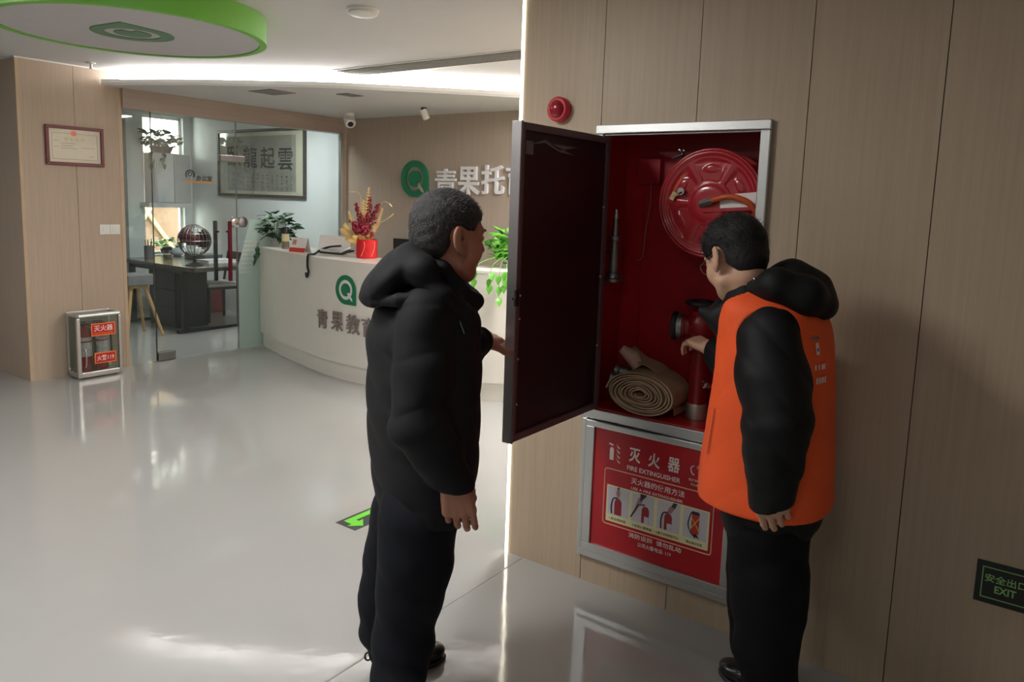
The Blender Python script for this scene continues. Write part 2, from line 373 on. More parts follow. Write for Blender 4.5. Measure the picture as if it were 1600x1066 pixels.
def offset_curve(c, d):   # shift towards the reception side
    out = []
    for i, p in enumerate(c):
        a = c[max(i-1, 0)]; b = c[min(i+1, len(c)-1)]; t_ = (b-a)/np.linalg.norm(b-a); out.append(p + d*np.array([-t_[1], t_[0]]))
    return out
cin = offset_curve(cove, 0.16)
far = [(XB, YG)]
sl = MB(); sl.prism([(p[0], p[1], ZS) for p in cove] + [(XB, YG-0.001, ZS), (3.33, YG-0.001, ZS)], (0, 0, 0.02))
# upstand lip along the curve
lip = MB(); ci2 = offset_curve(cove, 0.02); V = []; Fc = []
for p, q_ in zip(cove, ci2): V += [(p[0], p[1], ZS+0.02), (p[0], p[1], ZS+0.048), (q_[0], q_[1], ZS+0.048), (q_[0], q_[1], ZS+0.02)]
for i in range(len(cove)-1):
    for j in range(4): Fc.append((i*4+j, i*4+(j+1) % 4, (i+1)*4+(j+1) % 4, (i+1)*4+j))
lip.add(V, [f[::-1] for f in Fc])
sf = struct(obj('ceiling_soffit', sl, CEIL), 'lowered reception ceiling with a curved front edge')
obj('lip', lip, WHITE, sf, smooth=40)
lt = thing('cove_light', 'bright white curved light cove along the reception ceiling edge', 'cove light', (cove[20][0], cove[20][1], ZS+0.02))
gl = MB(); V = []; Fc = []
for p in cin: V += [(p[0], p[1], ZS+0.022), (p[0], p[1], ZC-0.002)]
for i in range(len(cin)-1): Fc.append((i*2, i*2+1, i*2+3, i*2+2))
gl.add(V, Fc)
obj('diffuser', gl, emitter('cove glow', (1.0, 0.96, 0.93), COVE_E), lt)
bk = MB(); V = []
for p in offset_curve(cove, 0.165): V += [(p[0], p[1], ZS+0.022), (p[0], p[1], ZC-0.002)]
bk.add(V, Fc); obj('backing', bk, ALU, lt)

# unseen lobby lamps to the left; reception, office and camera-side ones are added fill
for i, (x, y) in enumerate(PANELS):
    lab = ['square ceiling lamp nearest the green ceiling disc', 'square ceiling lamp farthest to the left over the lobby', 'square ceiling lamp over the open floor beside the two men',
           'added square fill lamp hidden behind the corner of the panelled wall', 'added square fill lamp over the far end of the reception desk', 'added square fill lamp inside the glass office', 'added weak square fill lamp behind the camera'][i]
    t = thing('unseen_ceiling_lamp', lab, 'ceiling lamp', (x, y, ZC), 'square ceiling lamps')
    q = MB(); q.box((x-.31, y-.31, ZC-.012), (x+.31, y-.29, ZC)); q.box((x-.31, y+.29, ZC-.012), (x+.31, y+.31, ZC)); q.box((x-.31, y-.29, ZC-.012), (x-.29, y+.29, ZC)); q.box((x+.29, y-.29, ZC-.012), (x+.31, y+.29, ZC))
    obj('frame', q, WHITE, t)
    obj('diffuser', MB().box((x-.29, y-.29, ZC-.008), (x+.29, y+.29, ZC-.001)), emitter('panel glow %.2f' % PANEL_K[i], (1.0, 0.985, 0.97), PANEL_E*PANEL_K[i]), t)

# ------------------------------------------------------------------ glass partition and door
CLEAR = glass('partition glass', (0.86, 0.90, 0.89), 0.10)
FROST = glass('frosted film', (0.8, 0.88, 0.85), 0.1, 0.1, 0.82, s2l(222, 234, 228))
gw = thing('window_2', 'clear glass office partition', 'window', (3.4, YG, 0)); del gw['category']; struct(gw)
obj('pane', MB().box((3.395, YG-0.006, 0.004), (3.640, YG+0.006, 2.285)), CLEAR, gw)
obj('pane', MB().box((4.512, YG-0.006, 0.004), (5.845, YG+0.006, 2.285)), CLEAR, gw)
fp = MB(); fp.prism([(4.514, YG-0.008, 0.004), (5.1, YG-0.008, 0.004), (5.1, YG-0.008, 1.32), (4.66, YG-0.008, 1.32), (4.514, YG-0.008, 0.86)], (0, -0.0015, 0))
obj('frosted_film', fp, FROST, gw)
for k in range(8):
    z = 1.10-0.045*k
    obj('film_stripe', MB().box((4.58-0.008*k, YG-0.0115, z-0.007), (4.73-0.01*k, YG-0.010, z+0.004)), PWHITE, gw)
obj('jamb', MB().box((5.845, YG-0.02, 0), (5.875, YG+0.02, 2.285)), ALU, gw)
obj('jamb', MB().box((5.875, YG-0.02, 0), (XB, YG+0.02, 2.285)), WALLB, gw)
dr = thing('door_1', 'frameless glass office door', 'door', (3.65, YG, 0)); del dr['category']; struct(dr)
obj('pane', MB().box((3.648, YG-0.006, 0.008), (4.504, YG+0.006, 2.278)), CLEAR, dr)
obj('edge', MB().box((3.641, YG-0.006, 0.008), (3.647, YG+0.006, 2.278)), BLACKM, dr)
obj('edge', MB().box((4.505, YG-0.006, 0.008), (4.511, YG+0.006, 2.278)), STEEL, dr)
for z0, z1, xx0, xx1 in ((0.006, 0.085, 3.65, 3.82), (1.885, 1.945, 4.33, 4.60)):
    obj('patch_fitting', MB().box((xx0, YG-0.022, z0), (xx1, YG+0.022, z1)), STEEL if z0 < 1 else ALUD, dr, bevel=0.004)
for side, x, mm in ((-1, 4.395, mat('handle maroon', s2l(110, 26, 42), 0.3, 0.3)), (1, 4.30, BLACKMET)):
    yb = YG+side*0.05
    h = obj('handle', MB().box((x-0.018, yb-0.012, 0.71), (x+0.018, yb+0.012, 1.305)), mm, dr, bevel=0.004)
    for z in (0.82, 1.20): obj('standoff', MB().tube([(x, yb, z), (x, YG, z)], 0.011, 10), mm, h, smooth=40)
obj('lock', MB().lathe([(0.052, 0), (0.056, .006), (0.056, .03), (0.048, .036), (.018, .037), (.018, .042)], (4.478, YG-0.006, 1.293), (0, -1, 0)), CHROME, dr, smooth=40)
obj('lock', MB().lathe([(0.05, 0), (0.054, .006), (0.054, .03), (0.046, .036)], (4.555, YG-0.008, 1.293), (0, -1, 0)), ALUD, dr, smooth=40)
# office door sign on the glass
ds = thing('door_sign', 'black and orange lettered office sign on the glass door', 'sign', (3.99, YG-0.007, 1.66))
R_, U_ = np.array((1., 0, 0)), np.array((0., 0, 1))
cpt = on_y(297, 273, YG-0.007)
ringm = MB().tube([cpt+0.042*(math.cos(a)*R_+math.sin(a)*U_) for a in np.linspace(-0.6, PI+0.6, 18)], 0.006, 6); ringm.tube([cpt+0.018*(math.cos(a)*R_+math.sin(a)*U_)+(0, 0, 0.006) for a in np.linspace(0, 2*PI, 12)], 0.004, 6)
obj('emblem', ringm, BLACKM, ds)
c2 = on_y(319, 279, YG-0.007); obj('lettering', MB().text('办公室', c2, R_, U_, 0.055, 0.002, 0.02, 0.165), BLACKM, ds)
c3 = on_y(311, 284.5, YG-0.007); obj('bar', MB().box((c3[0]-0.16, YG-0.009, c3[2]-0.008), (c3[0]+0.16, YG-0.007, c3[2]+0.008)), mat('sign orange', s2l(214, 148, 62), 0.5), ds)

# ------------------------------------------------------------------ logo helper
def logo(c, right, up, R, d, mat_, parent, tail=None, ring_in=0.66, disc=0.45):
    right = np.array(right, float); up = np.array(up, float); c = np.array(c, float); nrm = np.cross(right, up); n = 48
    V = []; Fc = []
    for k in range(n):
        a = 2*PI*k/n; ca, sa = math.cos(a), math.sin(a)
        ro = R/max(abs(ca), abs(sa)) if (ca > 1e-6 and sa < -1e-6) else R
        for z in (0, d):
            V += [c+ro*(ca*right+sa*up)+nrm*z, c+ring_in*R*(ca*right+sa*up)+nrm*z]
    for k in range(n):
        a0 = 4*k; b0 = 4*((k+1) % n)
        Fc += [(a0+2, b0+2, b0+3, a0+3), (a0, b0, b0+2, a0+2), (a0+1, a0+3, b0+3, b0+1)]
    ring = obj('logo_ring', MB().add(V, [f[::-1] for f in Fc]), mat_, parent)
    pts = []
    for k in range(40):
        a = 2*PI*k/40; rr = disc*R
        if -0.98 < (a-2*PI if a > PI else a) < -0.60: rr = disc*R*0.60
        pts.append(c+rr*(math.cos(a)*right+math.sin(a)*up))
    obj('logo_disc', MB().prism(pts, nrm*d), mat_, parent)
    if tail:
        q = [(0.28, -0.40), (0.40, -0.28), (0.66, -0.55), (0.72, -0.76), (0.52, -0.66)]
        obj('logo_tail', MB().prism([c+R*(x*right+y*up) for x, y in q], nrm*(d*1.15)), tail, parent)
    return ring

# ------------------------------------------------------------------ green ceiling disc
DC, DRd = np.array((2.257, 4.271)), 0.703
gd = thing('ceiling_disc', 'round pale grey ceiling feature with bright green rim and round emblem', 'ceiling feature', (DC[0], DC[1], ZC))
obj('board', MB().lathe([(DRd-0.042, 0), (DRd-0.042, 0.02)], (DC[0], DC[1], ZS+0.0015), n=72), mat('disc grey', s2l(190, 187, 190), 0.6, var=0.02), gd, smooth=40)
V = []; Fc = []; n = 72
for k in range(n):
    a = 2*PI*k/n
    for r, z in ((DRd-.04, ZS+.02), (DRd-.04, ZS-.004), (DRd, ZS-.004), (DRd, ZC-.001)): V.append((DC[0]+r*math.cos(a), DC[1]+r*math.sin(a), z))
for k in range(n):
    for j in range(3): Fc.append((4*k+j, 4*((k+1) % n)+j, 4*((k+1) % n)+j+1, 4*k+j+1))
obj('rim', MB().add(V, Fc), DISCG, gd, smooth=40)
TH = math.radians(186); lr = np.array((math.cos(TH), math.sin(TH), 0)); lu = np.array((math.sin(TH), -math.cos(TH), 0))
logo((2.25, 4.27, ZS+0.0015), lr, lu, 0.212, 0.004, DISCD, gd)

# ------------------------------------------------------------------ small ceiling fixtures
c = on_z(567, 14, ZC); t = thing('smoke_detector', 'round white detector on the main ceiling', 'detector', tuple(c))
obj('base', MB().lathe([(0.086, 0), (0.086, -0.012), (0.078, -0.014)], c), WHITE, t, smooth=40)
obj('body', MB().lathe([(0.076, -0.012), (0.078, -0.026), (0.066, -0.034), (0.03, -0.036)], c), WHITE, t, smooth=40)
c = on_z(142, 98, ZC); t = thing('sprinkler', 'small ceiling sprinkler above the pillar', 'sprinkler', tuple(c))
obj('plate', MB().lathe([(0.035, 0), (0.035, -0.006), (0.012, -0.012)], c), WHITE, t, smooth=40); obj('head', MB().lathe([(0.009, -0.008), (0.009, -0.04), (0.016, -0.042), (0.016, -0.046)], c), ALU, t, smooth=40)
# long slot air outlet
t = thing('air_outlet', 'long grey slot air outlet in the main ceiling', 'air outlet', (4.28, 3.5, ZC))
sy0, sy1 = 1.95, 4.80
obj('frame', MB().box((4.13, sy0, ZC-0.006), (4.15, sy1, ZC)).box((4.40, sy0, ZC-0.006), (4.42, sy1, ZC)).box((4.15, sy0, ZC-0.006), (4.40, sy0+.02, ZC)).box((4.15, sy1-.02, ZC-.006), (4.40, sy1, ZC)), WHITE, t)
obj('backing', MB().box((4.15, sy0+.02, ZC-0.002), (4.40, sy1-.02, ZC-0.0005)), mat('slot inner grey', s2l(170, 168, 168), 0.7), t)
for k in range(7):
    x = 4.17+0.035*k; obj('slat', MB().obox((x, (sy0+sy1)/2, ZC-0.007), ((1, 0, 0.5), (0, 1, 0), (-0.5, 0, 1)), (0.011, (sy1-sy0)/2-0.02, 0.0015)), WHITE, t)
for (pts, lab) in (([(392, 142), (428, 139), (458, 146), (424, 148)], 'square grey grille in the lowered ceiling near the beam'), ([(530, 147.2), (548, 146.2), (563, 149.2), (545, 150.6)], 'narrow grey grille in the lowered ceiling above the plants')):
    P = [on_z(x, y, ZS) for x, y in pts]; c = sum(P)/4
    t = thing('ceiling_grille', lab, 'ceiling grille', tuple(c)); hx = max(0.09, (P[2][0]-P[0][0])/2); hy = 0.15 if hx > 0.1 else 0.07
    obj('frame', MB().box((c[0]-hx, c[1]-hy, ZS-.005), (c[0]+hx, c[1]-hy+.015, ZS)).box((c[0]-hx, c[1]+hy-.015, ZS-.005), (c[0]+hx, c[1]+hy, ZS)).box((c[0]-hx, c[1]-hy, ZS-.005), (c[0]-hx+.015, c[1]+hy, ZS)).box((c[0]+hx-.015, c[1]-hy, ZS-.005), (c[0]+hx, c[1]+hy, ZS)), ALUD, t)
    obj('backing', MB().box((c[0]-hx+.015, c[1]-hy+.015, ZS-.002), (c[0]+hx-.015, c[1]+hy-.015, ZS)), mat('grille inner grey', s2l(150, 147, 147), 0.8), t)
    for k in range(5):
        y = c[1]-hy+0.03+(2*hy-.06)*k/4; obj('slat', MB().box((c[0]-hx+.015, y-.006, ZS-.006), (c[0]+hx-.015, y+.006, ZS-.003)), ALUD, t)
# camera and spotlight on the lowered ceiling
c = on_z(546, 177, ZS); t = thing('security_camera', 'white security camera in the reception ceiling corner', 'camera', tuple(c))
obj('base', MB().lathe([(0.05, 0), (0.05, -0.02), (0.03, -0.05)], c), WHITE, t, smooth=40)
bd = np.array((-0.35, -0.6, -0.55)); bd /= np.linalg.norm(bd); c5 = c+(0, 0, -0.07)
obj('housing', MB().lathe([(0.045, -0.05), (0.058, -0.03), (0.058, 0.06), (0.05, 0.075)], c5, bd), WHITE, t, smooth=40)
obj('lens', MB().lathe([(0.03, 0.072), (0.03, 0.08), (0.02, 0.082)], c5, bd), BLACKM, t, smooth=40)
c = on_z(662, 168, ZS); t = thing('ceiling_spotlight', 'small white tilted spotlight above the wall logo', 'spotlight', tuple(c))
obj('base', MB().lathe([(0.028, 0), (0.028, -0.03)], c), BLACKM, t, smooth=40)
obj('head', MB().lathe([(0.03, -0.02), (0.034, 0.0), (0.034, 0.075), (0.028, 0.08)], c+(0, 0, -0.035), (0.4, -0.15, -0.85)), WHITE, t, smooth=40)

# ================================================================== FIRE CABINET
WR, WU = np.array((0., -1, 0)), np.array((0., 0, 1))     # right and up as seen on the right wall
fc = thing('fire_cabinet', 'open red fire hose cabinet with aluminium frame set in the panelled wall', 'cabinet', (W+0.1, 1.17, CZ0))
dep = 0.235; ZSH = 0.765
iy0, iy1, iz1 = CY0+0.030, CY1-0.030, CZ1-0.036
q = MB()
q.box((W+dep-0.004, hy0+.002, hz0+.002), (W+dep, hy1-.002, hz1-.002))                 # back
q.box((W+.003, hy0+.002, hz0+.002), (W+dep, hy0+.006, hz1-.002)); q.box((W+.003, hy1-.006, hz0+.002), (W+dep, hy1-.002, hz1-.002))
q.box((W+.003, hy0+.002, hz1-.006), (W+dep, hy1-.002, hz1-.002)); q.box((W+.003, hy0+.002, hz0+.002), (W+dep, hy1-.002, hz0+.006))
body = obj('body', q, REDCAB, fc)
obj('shelf', MB().box((W-.004, hy0+.006, ZSH-.02), (W+dep-.004, hy1-.006, ZSH)), REDCAB, fc)
# pressed rib, cable gland box and scratches on the back
obj('rib', MB().box((W+dep-.012, 1.405, ZSH), (W+dep-.004, 1.413, 1.66)), REDCAB, body)
obj('gland_box', MB().box((W+dep-.03, 1.335, 1.685), (W+dep-.004, 1.435, 1.79)), REDCAB, body, bevel=.003)
cab = spline([(W+dep-.02, 1.375, 1.685), (W+dep-.015, 1.378, 1.60), (W+dep-.012, 1.392, 1.50), (W+dep-.012, 1.40, 1.39), (W+dep-.02, 1.41, 1.37), (W+dep-.025, 1.425, 1.362)], 6)
obj('cable', MB().tube(cab, 0.003, 6), mat('pale red cable', s2l(170, 110, 105), 0.5), body, smooth=60)
obj('info_label', MB().box((W+dep-.006, 0.985, 1.215), (W+dep-.0035, 1.06, 1.235)), PWHITE, body)
# outer frame
q = MB(); fx0, fx1 = W-.022, W+.004
fr = []
def frame_bar(y0, y1, z0, z1, m_=ALU, par=fc, nm='frame_bar', x0=fx0, x1=fx1, b=0.004): return obj(nm, MB().box((x0, y0, z0), (x1, y1, z1)), m_, par, bevel=b)
frame_bar(CY0, CY1, iz1, CZ1); frame_bar(CY0, CY0+.036, ZSH-.005, iz1); frame_bar(CY1-.036, CY1, ZSH-.005, iz1)
frame_bar(CY0+.036, CY1-.036, iz1-.006, iz1+.002, ALUD, nm='frame_lip', x0=W-.010, x1=W+.02, b=.001)
# lower door with the poster
ld = frame_bar(CY0, CY1, CZ0, CZ0+.030, nm='lower_door')
frame_bar(CY0, CY1, ZSH-.048, ZSH-.005, par=fc, x0=W-.016)
py0, py1, pz0, pz1 = 0.889, 1.451, 0.188, 0.690
for a in ((CY0, CY0+.028, CZ0+.030, ZSH-.048), (CY1-.024, CY1, CZ0+.030, ZSH-.048)): frame_bar(*a, par=ld)
for a in ((CY0+.030, CY1-.026, CZ0+.032, pz0), (CY0+.030, CY1-.026, pz1, ZSH-.050), (CY0+.030, py0, pz0, pz1), (py1, CY1-.026, pz0, pz1)):
    frame_bar(*a, par=ld, nm='inner_frame_bar', x0=W-.030, x1=W-.004, b=.003)
PX_ = W-.0205
obj('poster', MB().box((PX_, py0, pz0), (W-.006, py1, pz1)), POSTER, ld)
LX = PX_-.0002
def wallpt(x, y): return on_x(x, y, LX)
def pprint(nm, mb, m_): return obj(nm, mb, m_, ld)
def ptext(body, a, b, h, m_=PWHITE, bold=0.0, d=.0006, nm='lettering'):
    A, B = wallpt(*a), wallpt(*b); c = (A+B)/2; wd = abs(A[1]-B[1])
    pprint(nm, MB().text(body, (LX, c[1], c[2]), WR, WU, h, d, bold, wd), m_)
def ppoly(pts, m_, d=.0006, nm='print', z=0.0):
    pprint(nm, MB().prism([(LX-z, *wallpt(*p)[1:]) for p in pts], (-d, 0, 0)), m_)
for ch, (x, y) in zip('灭火器', ((992, 712), (1022, 720), (1053, 727))):
    c = wallpt(x, y); pprint('lettering', MB().text(ch, (LX, c[1], c[2]), WR, WU, 0.058, .0006, 0.022, 0.050), PWHITE)
ptext('FIRE EXTINGUISHER', (980, 731), (1063, 751), 0.019, bold=0.012)
ptext('灭火器的使用方法', (986, 752), (1070, 772), 0.026, bold=0.008)
ptext('USE A FIRE EXTINGUISHER', (986, 764), (1067, 783), 0.011, bold=0.01)
ptext('消防设施  请勿乱动', (982, 834), (1064, 862), 0.021, bold=0.006)
ptext('公司火警电话: 119', (996, 851), (1048, 867), 0.018)
ptext('火警电话', (1089, 729), (1118, 737), 0.016, bold=.01); ptext('119', (1094, 743), (1108, 747), 0.016)
ptext('爱护消防设施人人有责', (1076, 748), (1121, 761), 0.010); ptext('灭火器要严禁移置', (1079, 757), (1114, 765), 0.010)
# white extinguisher and flames pictogram
def rel(x, y, pts): 
    c = wallpt(x, y); return [(LX, c[1]-u, c[2]+v) for u, v in pts]
pprint('pictogram', MB().prism(rel(956, 708, [(-.009, -.028), (.009, -.028), (.009, .018), (.004, .024), (-.004, .024), (-.009, .018)]), (-.0006, 0, 0)), PWHITE)
pprint('pictogram', MB().prism(rel(955, 695, [(-.012, .0), (-.006, .008), (.010, .004), (.012, .0), (.004, -.003), (-.008, .002)]), (-.0006, 0, 0)), PWHITE)
for k in range(4):
    pprint('pictogram', MB().prism(rel(966, 699+k*7.5, [(-.008, .012), (-.002, .004), (.008, -.002), (.007, -.008), (-.003, -.001)]), (-.0006, 0, 0)), PWHITE)
pprint('pictogram', MB().tube([p for p in spline(rel(1083, 735, [(.004, .018), (-.006, .012), (-.008, 0), (-.003, -.013), (.006, -.017)]), 4)], [.004]+[.0025]*15+[.004], 6), PWHITE)
# rounded cream border
bd_ = []
A = wallpt(945, 733); B = wallpt(1114, 868)
y_l, z_t, z_b = 1.397, 0.528, 0.293; y_r = 0.933; r = .012
for cy_, cz_, a0 in ((y_r+r, z_t-r, 90), (y_l-r, z_t-r, 0), (y_l-r, z_b+r, -90), (y_r+r, z_b+r, 180)):
    for k in range(5):
        a = math.radians(a0+ (90-k*22.5 if False else 90-22.5*k)); bd_.append((LX, cy_+r*math.cos(a), cz_+r*math.sin(a)))
pprint('border', MB().tube(bd_, .0022, 6, closed=True), mat('border cream', s2l(235, 190, 165), 0.5))
# cream strip with the four pictures
sy_l, sy_r, sz_t, sz_b = 1.384, 0.946, 0.461, 0.307
pprint('picture_strip', MB().box((LX-.0005, sy_r, sz_b), (LX, sy_l, sz_t)), PCREAM)
cwid = (sy_l-sy_r)/4
for k, cap in enumerate(('1.拔出保险销', '2.对准火源根部', '3.握下压把喷射灭火', '禁止倒立使用')):
    a = sy_l-cwid*k-.006; b = sy_l-cwid*(k+1)+.008; mid = (a+b)/2
    pprint('picture', MB().box((LX-.0008, b, sz_b+.030), (LX, a, sz_t-.006)), PGREY)
    pprint('lettering', MB().text(cap, (LX-.0005, mid, sz_b+.014), WR, WU, .012, .0006, 0.01, min(a-b, .012*len(cap)*.9)), PBROWN)
    base = sz_b+.034; X_ = LX-.0009
    def P2(pts, dy=0): return [(X_, mid-u+dy, base+v) for u, v in pts]
    if k < 3:
        s_ = (0.0, .012, .0)[k]
        pprint('picture_print', MB().prism(P2([(-.016+s_, 0), (.016+s_, 0), (.016+s_, .055), (.008+s_, .068), (-.008+s_, .068), (-.016+s_, .055)]), (-.0005, 0, 0)), PRED)
        pprint('picture_print', MB().prism([(p[0]-.0005, p[1], p[2]) for p in P2([(-.004+s_, 0), (.016+s_, 0), (.016+s_, .028), (-.004+s_, .028)])], (-.0003, 0, 0)), PGREY if k else PRED)
        hosep = spline([(X_-.0006, mid+.002-s_, base+.072), (X_-.0006, mid+.022-s_, base+.066), (X_-.0006, mid+.030-s_, base+.035), (X_-.0006, mid+.028-s_, base+.002)], 5) if k != 1 else [(X_-.0006, mid-.008, base+.075), (X_-.0006, mid+.020, base+.07), (X_-.0006, mid+.05, base+.012)]
        pprint('picture_print', MB().tube(hosep, .0028, 6), PDARK)
        hand = ([(-.006, .078), (.004, .076), (.008, .092), (.004, .112), (-.006, .112), (-.010, .09)], [(-.046, .022), (-.036, .03), (-.012, .07), (.0, .09), (-.02, .10), (-.034, .05)], [(-.006, .070), (.012, .072), (.026, .095), (.012, .106), (0.0, .09)])[k]
        pprint('picture_print', MB().prism([(p[0]-.0009, p[1], p[2]) for p in P2(hand)], (-.0004, 0, 0)), PSKIN)
        slv = ([(-.006, .110), (.004, .110), (.003, .118), (-.003, .118)], [(-.012, .085), (.008, .105), (.016, .117), (-.012, .117)], [(.012, .100), (.026, .094), (.036, .117), (.018, .117)])[k]
        pprint('picture_print', MB().prism([(p[0]-.0012, p[1], p[2]) for p in P2(slv)], (-.0004, 0, 0)), PDARK)
    else:
        pprint('picture_print', MB().prism(P2([(-.014, .018), (.016, .018), (.016, .09), (.010, .100), (-.010, .100), (-.014, .09)]), (-.0005, 0, 0)), mat('print orange red', s2l(190, 52, 36), 0.5))
        pprint('picture_print', MB().prism(P2([(-.018, .094), (.018, .094), (.014, .106), (-.014, .106)]), (-.0009, 0, 0)), PDARK)
        pprint('picture_print', MB().tube(spline([(X_-.0008, mid+.018, base+.098), (X_-.0008, mid+.028, base+.05), (X_-.0008, mid+.012, base+.016), (X_-.0008, mid-.004, base+.008)], 5), .002, 6), PDARK)
        for sgn in (-1, 1): pprint('picture_print', MB().tube([(X_-.0012, mid+.020*sgn, base+.03), (X_-.0012, mid-.016*sgn, base+.084)], .0016, 5), PYEL)
        pprint('picture_print', MB().prism(P2([(-.006, .018), (.008, .018), (.020, .002), (.006, .006), (.0, .0)]), (-.0009, 0, 0)), PDARK)

# open door, hinged on the left jamb, standing out at a right angle
dx0, dx1 = 2.042, W-.004; dy0, dy1 = 1.452, 1.490; dz0, dz1 = 0.766, 1.858
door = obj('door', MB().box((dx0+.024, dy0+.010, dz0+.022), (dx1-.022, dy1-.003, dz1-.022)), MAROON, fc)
DFR = mat('door edge maroon grey', s2l(112, 88, 92), 0.45, 0.3)
for a, b in (((dx0+.012, dz0), (dx0+.028, dz1)), ((dx1-.026, dz0), (dx1, dz1)), ((dx0+.028, dz0), (dx1-.026, dz0+.026)), ((dx0+.028, dz1-.026), (dx1-.026, dz1))):
    obj('door_rim', MB().box((a[0], dy0, a[1]), (b[0], dy1-.004, b[1])), DFR, door, bevel=.002)
obj('door_edge', MB().box((dx0, dy0-.002, dz0-.003), (dx0+.012, dy1, dz1+.003)), ALUD, door, bevel=.002)
obj('door_face', MB().box((dx0+.012, dy1-.004, dz0-.003), (dx1, dy1, dz1+.003)), ALU, door)
for z in (1.28, 1.20, 1.06, 0.90):
    obj('screw', MB().sphere((dx0+.026, dy0-.001, z), .004, 8, 6), ALU, door, smooth=60)
for z in (1.585, 1.31, 1.03): obj('screw', MB().sphere((dx1-.03, dy0+.004, z), .005, 8, 6), ALU, door, smooth=60)
lk = obj('latch', MB().box((dx0-.004, dy0-.006, 1.245), (dx0+.016, dy0+.004, 1.305)), BLACKM, door, bevel=.002)
obj('latch_bolt', MB().tube([(dx0-.016, dy0, 1.272), (dx0, dy0, 1.272)], .004, 8), CHROME, lk, smooth=40)
hg = obj('hinge', MB().tube([(W-.012, dy1+.004, 0.80), (W-.012, dy1+.004, 0.87)], .006, 10), ALUD, door, smooth=40)
obj('hinge', MB().tube([(W-.012, dy1+.004, 1.74), (W-.012, dy1+.004, 1.81)], .006, 10), ALUD, door, smooth=40)
# torn protective film left at the top of the inside
for pts in ([(2.12, 1.79), (2.20, 1.80), (2.30, 1.775), (2.40, 1.77), (2.29, 1.79), (2.2, 1.812)], [(2.23, 1.80), (2.30, 1.782), (2.42, 1.80), (2.31, 1.80)], [(2.085, 1.755), (2.13, 1.755), (2.13, 1.80), (2.085, 1.80)]):
    obj('film_scrap', MB().prism([(x, dy0+.0095, z) for x, z in pts], (0, -.001, 0)), mat('film scrap', s2l(120, 112, 112), 0.35, var=0.2), door)

# ------------------------------------------------------------------ hose reel
rx = W+0.045; rc_ = on_x(1108, 318, rx); RR = 0.198
hr = thing('hose_reel', 'round glossy red hose reel hanging in the cabinet top', 'hose reel', (W+.12, rc_[1], rc_[2]))
n = 96; rings = np.concatenate([np.linspace(0, .06, 5), np.linspace(.066, .185, 34), [.188, .191, .194, .196, .1975, .198]])
V = []; Fc = []
def reel_h(r, a):   # pressed relief, positive towards the room
    h = 0.0
    if r < .062: h = .010
    elif r < .074: h = .010*(1-(r-.062)/.012)
    if .074 <= r < .172:
        ph = (a/(2*PI)*6) % 1.0; u = min(ph, 1-ph); v = min(r-.082, .166-r)
        e = max(0, min(1, min((u-.10)*2*PI*r/6/.010, v/.008))); h += -.008*e*e*(3-2*e)
        e2 = max(0, 1-math.hypot((ph-.5)*2*PI*r/6/.034, (r-.128)/.018)); h += .006*min(1, e2*3)
    if r > .176: h = .006*math.sin((r-.176)/.022*PI)
    if r > .193: h -= (r-.193)*2.2
    return h
for r in rings:
    for k in range(n):
        a = 2*PI*k/n+.35; V.append((rx-reel_h(r, a), rc_[1]-r*math.cos(a), rc_[2]+r*math.sin(a)))
for i in range(len(rings)-1):
    for k in range(n): Fc.append((i*n+k, i*n+(k+1) % n, (i+1)*n+(k+1) % n, (i+1)*n+k))
obj('front_plate', MB().add(V, [f[::-1] for f in Fc]), REDREEL, hr, smooth=180)
obj('rim', MB().tube([(rx+.004, rc_[1]+RR*math.cos(a), rc_[2]+RR*math.sin(a)) for a in np.linspace(0, 2*PI, 72, endpoint=False)], .006, 8, closed=True), REDREEL, hr, smooth=60)
obj('drum', MB().lathe([(.12, 0.006), (.12, .12)], (rx, rc_[1], rc_[2]), (1, 0, 0), 40), REDREEL, hr, smooth=40)
obj('rear_plate', MB().lathe([(RR, .12), (RR, .128)], (rx, rc_[1], rc_[2]), (1, 0, 0), 64), REDREEL, hr, smooth=40)
obj('wound_hose', MB().tube([(rx+.018+.09*i/160, rc_[1]+.15*math.cos(i*.36), rc_[2]+.15*math.sin(i*.36)) for i in range(160)], .013, 8), mat('orange rubber hose', s2l(196, 84, 40), 0.5), hr, smooth=60)
A = on_x(1118, 312, rx-.02); 
hp = spline([(rx-.012, A[1]+.03, A[2]-.012), (rx-.03, A[1], A[2]), (rx-.036, A[1]-.06, A[2]+.012), (rx-.03, A[1]-.12, A[2]-.005), (rx-.01, A[1]-.15, A[2]-.04), (rx+.03, A[1]-.155, A[2]-.07)], 6)
obj('hose_end', MB().tube(hp, .011, 10), mat('orange rubber hose', s2l(196, 84, 40), 0.5), hr, smooth=60)
obj('coupling', MB().tube([(rx-.008, A[1]+.06, A[2]-.018), (rx-.024, A[1]+.008, A[2]-.004)], .014, 12), STEEL, hr, smooth=40)
obj('paper_label', MB().obox((rx-.014, A[1]-.085, A[2]-.002), ((0, 1, -.10), (0, .10, 1), (1, 0, 0)), (.07, .026, .001)), PWHITE, hr)
obj('bracket', MB().obox((rx-.012, A[1]-.055, A[2]-.034), ((0, 1, -.08), (0, .08, 1), (1, 0, 0)), (.105, .006, .004)), REDREEL, hr)
B_ = on_x(1062, 245, rx+.03)
obj('small_nozzle', MB().tube([(rx+.03, B_[1]+.03, B_[2]-.006), (rx+.03, B_[1]+.005, B_[2]+.003), (rx+.03, B_[1]-.015, B_[2]+.008)], [.003, .007, .011], 10), CHROME, hr, smooth=40)
obj('bolt', MB().sphere((rx+.02, B_[1]-.004, B_[2]+.024), .007, 10, 8), CHROME, hr, smooth=60)
obj('bolt', MB().sphere((rx+.02, B_[1]-.02, B_[2]+.022), .005, 10, 8), CHROME, hr, smooth=60)
